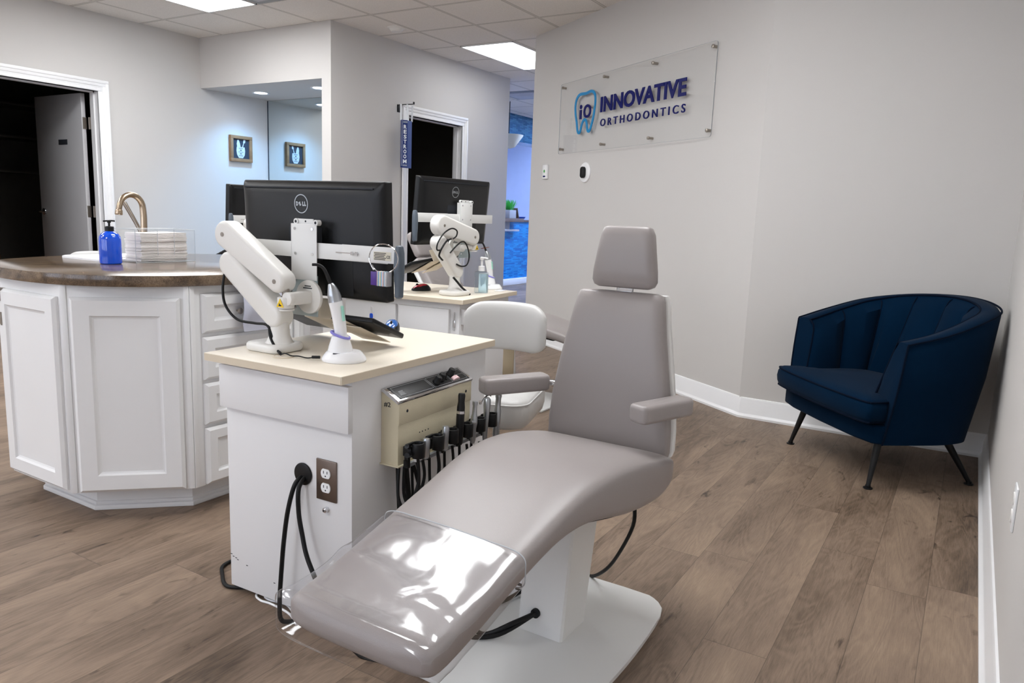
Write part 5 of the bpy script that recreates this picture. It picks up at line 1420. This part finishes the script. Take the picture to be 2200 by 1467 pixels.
def shaker(nm, F, x0, x1, z0, z1, fr_w=.055, th=.019):
    g = G(); w_ = fr_w
    rings = []
    def rc(i, z): return [Vector(p) for p in ((x0 + i, z0 + i, z), (x1 - i, z0 + i, z), (x1 - i, z1 - i, z), (x0 + i, z1 - i, z))]
    rings = [rc(0, .0005), rc(0, th * .45), rc(.010, th), rc(w_, th), rc(w_ + .006, th * .62), rc(w_ + .012, th * .50)]
    g.loft(rings, M_=F)
    return obj(nm, g, 'cabinet', isb, flat=True)
F_, L_ = facet(0); shaker('door', F_, .006, L_ - .012, .112, .800)
F_, L_ = facet(1); shaker('door', F_, .030, L_ - .030, .105, .800, .062)
obj('corner_post', G().box((0, .102, 0), (.020, .842, .004), b=.001, M_=F_), 'cabinet', isb)
obj('corner_post', G().box((L_ - .018, .102, 0), (L_, .842, .004), b=.001, M_=F_), 'cabinet', isb)
F_, L_ = facet(2)
for z0, z1 in ((.105, .318), (.332, .485), (.499, .655), (.670, .812)):
    dr = shaker('drawer', F_, .045, L_ - .045, z0, z1, .042)
    obj('knob', G().lathe([(.004, .006), (.004, .016), (.011, .022), (.012, .026), (.008, .029), (.001, .030)], F_ @ Matrix.Translation((.19, (z0 + z1) / 2, .008)), n=20), 'steel', dr)
obj('corner_post', G().box((0, .102, 0), (.018, .842, .004), b=.001, M_=F_), 'cabinet', isb)
obj('corner_post', G().box((L_ - .028, .102, 0), (L_ - .002, .842, .010), b=.003, M_=F_), 'cabinet', isb)
for i in (3, 4, 5, 6, 7):
    F_, L_ = facet(i); shaker('door', F_, .02, L_ - .02, .112, .800)
for z in (.779, .690):
    obj('hinge', G().box((1.345, 2.985, z - .022), (1.3665, 3.02, z + .022), b=.002).cyl((1.347, 2.99, z - .024), (1.347, 2.99, z + .024), .005), 'steel', isb)
cx, cy, rx, ry, ee = 1.955, 2.853, .627, .575, 2.45
oc = []
for i in range(96):
    a = 2 * pi * i / 96; c_, s_ = cos(a), sin(a)
    oc.append((cx + rx * math.copysign(abs(c_) ** (2 / ee), c_), cy + ry * math.copysign(abs(s_) ** (2 / ee), s_)))
tag(obj('island_countertop', G().prism(oc, .038, None, b=.0015, z0=.842), 'stone', None, loc=(cx, cy, .842)), 'brown stone-look rounded countertop lying on the white island', 'countertop')
# drop-in sink
t = thing('sink', 'white drop-in sink set into the brown island countertop', 'sink', (1.94, 3.19, .88))
ro = rrect(1.745, 3.03, 2.12, 3.345, .04); r1 = rrect(1.775, 3.06, 2.09, 3.29, .04)
rings = [[Vector((x, y, z)) for x, y in P_] for P_, z in ((ro, .880), (ro, .887), (rrect(1.752, 3.037, 2.113, 3.338, .04), .890), (r1, .888), (rrect(1.785, 3.07, 2.08, 3.28, .035), .8805), (rrect(1.80, 3.085, 2.065, 3.265, .03), .8803))]
obj('basin', G().loft(rings), 'white_plastic', t)
obj('drain', G().lathe([(.022, .8802), (.022, .8815), (.012, .8812)], Matrix.Translation((1.93, 3.18, 0)), n=20), 'chrome', t)
# faucet
fx, fy = 2.130, 3.325
t = thing('faucet', 'satin nickel gooseneck faucet rising behind the paper towels on the island', 'faucet', (fx, fy, .888))
obj('base', G().lathe([(.027, .887), (.027, .892), (.019, .900), (.017, .915), (.0155, .93)], Matrix.Translation((fx, fy, 0)), n=24), 'nickel', t)
pts = [(fx, fy, .90), (fx, fy, .98), (fx + .002, fy, 1.05)] + [(fx - .054 + .056 * cos(a), fy + .004, 1.096 + .060 * sin(a)) for a in [pi * k / 8 for k in range(0, 8)]] + [(fx - .113, fy + .004, 1.094), (fx - .115, fy + .004, 1.082)]
obj('spout', G().tube(pts, [.0150, .0145, .0135, .0125, .0122], n=20, k=4), 'nickel', t)
obj('aerator', G().cyl((fx - .1145, fy + .004, 1.088), (fx - .1165, fy + .004, 1.064), .0155, .0165, n=24, b=.003), 'nickel', t)
obj('handle', G().tube([(fx + .012, fy + .02, .93), (fx + .005, fy + .045, 1.0), (fx - .035, fy + .09, 1.12)], [.008, .009, .0105], n=12), 'steel', t)
# cobalt pump bottle
t = thing('soap_bottle', 'cobalt blue bottle with a black pump on the island countertop', 'bottle', (1.716, 2.905, .8805))
Mb = Matrix.Translation((1.716, 2.905, .8805))
obj('body', G().lathe([(.036, .0), (.040, .004), (.0405, .012), (.0405, .092), (.0385, .106), (.031, .118), (.019, .126), (.016, .128)], Mb, n=36), 'cobalt', t)
obj('pump', G().lathe([(.0165, .126), (.0165, .145), (.0145, .147), (.006, .148), (.004, .149), (.004, .160), (.007, .161), (.0075, .168), (.004, .170)], Mb, n=24).tube([(.018, -.010, .168), (.004, -.002, .1685), (-.018, .010, .166)], .0032, n=8, M_=Mb), 'black', t)
# towel holder
Mt_ = Matrix.Translation((1.815, 2.895, .8805)) @ Matrix.Rotation(R(-1), 4, 'Z')
t = thing('towel_dispenser', 'clear acrylic open box holding paper towels on the island countertop', 'dispenser', Mt_.to_translation())
w_, dp, ht = .270, .150, .134; th = .003
g = G()
g.box((0, 0, 0), (w_, dp, th), M_=Mt_).box((0, 0, 0), (th, dp, ht), M_=Mt_).box((w_ - th, 0, 0), (w_, dp, ht), M_=Mt_).box((0, dp - th, 0), (w_, dp, ht), M_=Mt_)
g.box((0, 0, 0), (w_ * .36, th, ht), M_=Mt_).box((w_ * .64, 0, 0), (w_, th, ht), M_=Mt_).box((0, 0, 0), (w_, th, .03), M_=Mt_)
obj('panel', g, 'acrylic', t)
g = G(); ew = .0012
for a, b_ in (((0, 0, ht), (w_ * .36, 0, ht)), ((w_ * .64, 0, ht), (w_, 0, ht)), ((0, 0, ht), (0, dp, ht)), ((w_, 0, ht), (w_, dp, ht)), ((0, dp, ht), (w_, dp, ht)), ((0, 0, 0), (0, 0, ht)), ((w_, 0, 0), (w_, 0, ht)), ((w_ * .36, 0, .03), (w_ * .36, 0, ht)), ((w_ * .64, 0, .03), (w_ * .64, 0, ht)), ((0, 0, .001), (w_, 0, .001))):
    g.tube([a, b_], ew, n=6, k=1, M_=Mt_)
obj('edge', g, 'acrylic_edge', t)
rnd = random.Random(3)
for k in range(26):
    z = .0036 + k * .0045; j = rnd.uniform(-.004, .004); j2 = rnd.uniform(-.003, .003)
    pr = [(.030 + j, .012 + j2), (.238 + j, .010 + j2), (.240 + j, .125), (.032 + j, .125)]
    rg = []
    for x in range(9):
        f_ = x / 8; dz = .0012 * sin(f_ * 6 + k // 9 * 1.5)
        rg.append([Vector((pr[0][0] + (pr[1][0] - pr[0][0]) * f_, pr[0][1], z + dz)), Vector((pr[0][0] + (pr[1][0] - pr[0][0]) * f_, .125, z + dz)), Vector((pr[0][0] + (pr[1][0] - pr[0][0]) * f_, .125, z + .0043 + dz)), Vector((pr[0][0] + (pr[1][0] - pr[0][0]) * f_, pr[0][1] - .001, z + .0038 + dz))])
    o = obj('paper_towel', G().loft(rg, M_=Mt_), 'paper', None)
    tag(o, 'topmost folded white paper towel in the clear acrylic box' if k == 25 else 'lowest folded white paper towel in the clear acrylic box' if k == 0 else 'folded white paper towel inside the stack in the clear acrylic box', 'paper towel', 'folded paper towels in the acrylic box')
# lilac bag hanging on the drawers
rings = []
for i in range(13):
    f_ = i / 12; z = .842 - .176 * f_; wob = .004 * sin(f_ * 9)
    rings.append([Vector((1.925 + .090 * math.copysign(abs(cos(a)) ** .6, cos(a)) + .002 * sin(7 * f_), 2.272 + wob + (.006 + .012 * sin(pi * f_)) * sin(a) * (1 + .3 * sin(3 * a + 5 * f_)), z)) for a in [2 * pi * q / 28 for q in range(28)]])
tag(obj('waste_bag', G().loft(rings), 'bag', None, loc=(1.925, 2.272, .75)), 'pale lilac bag hanging under the island countertop over the drawers', 'bag')
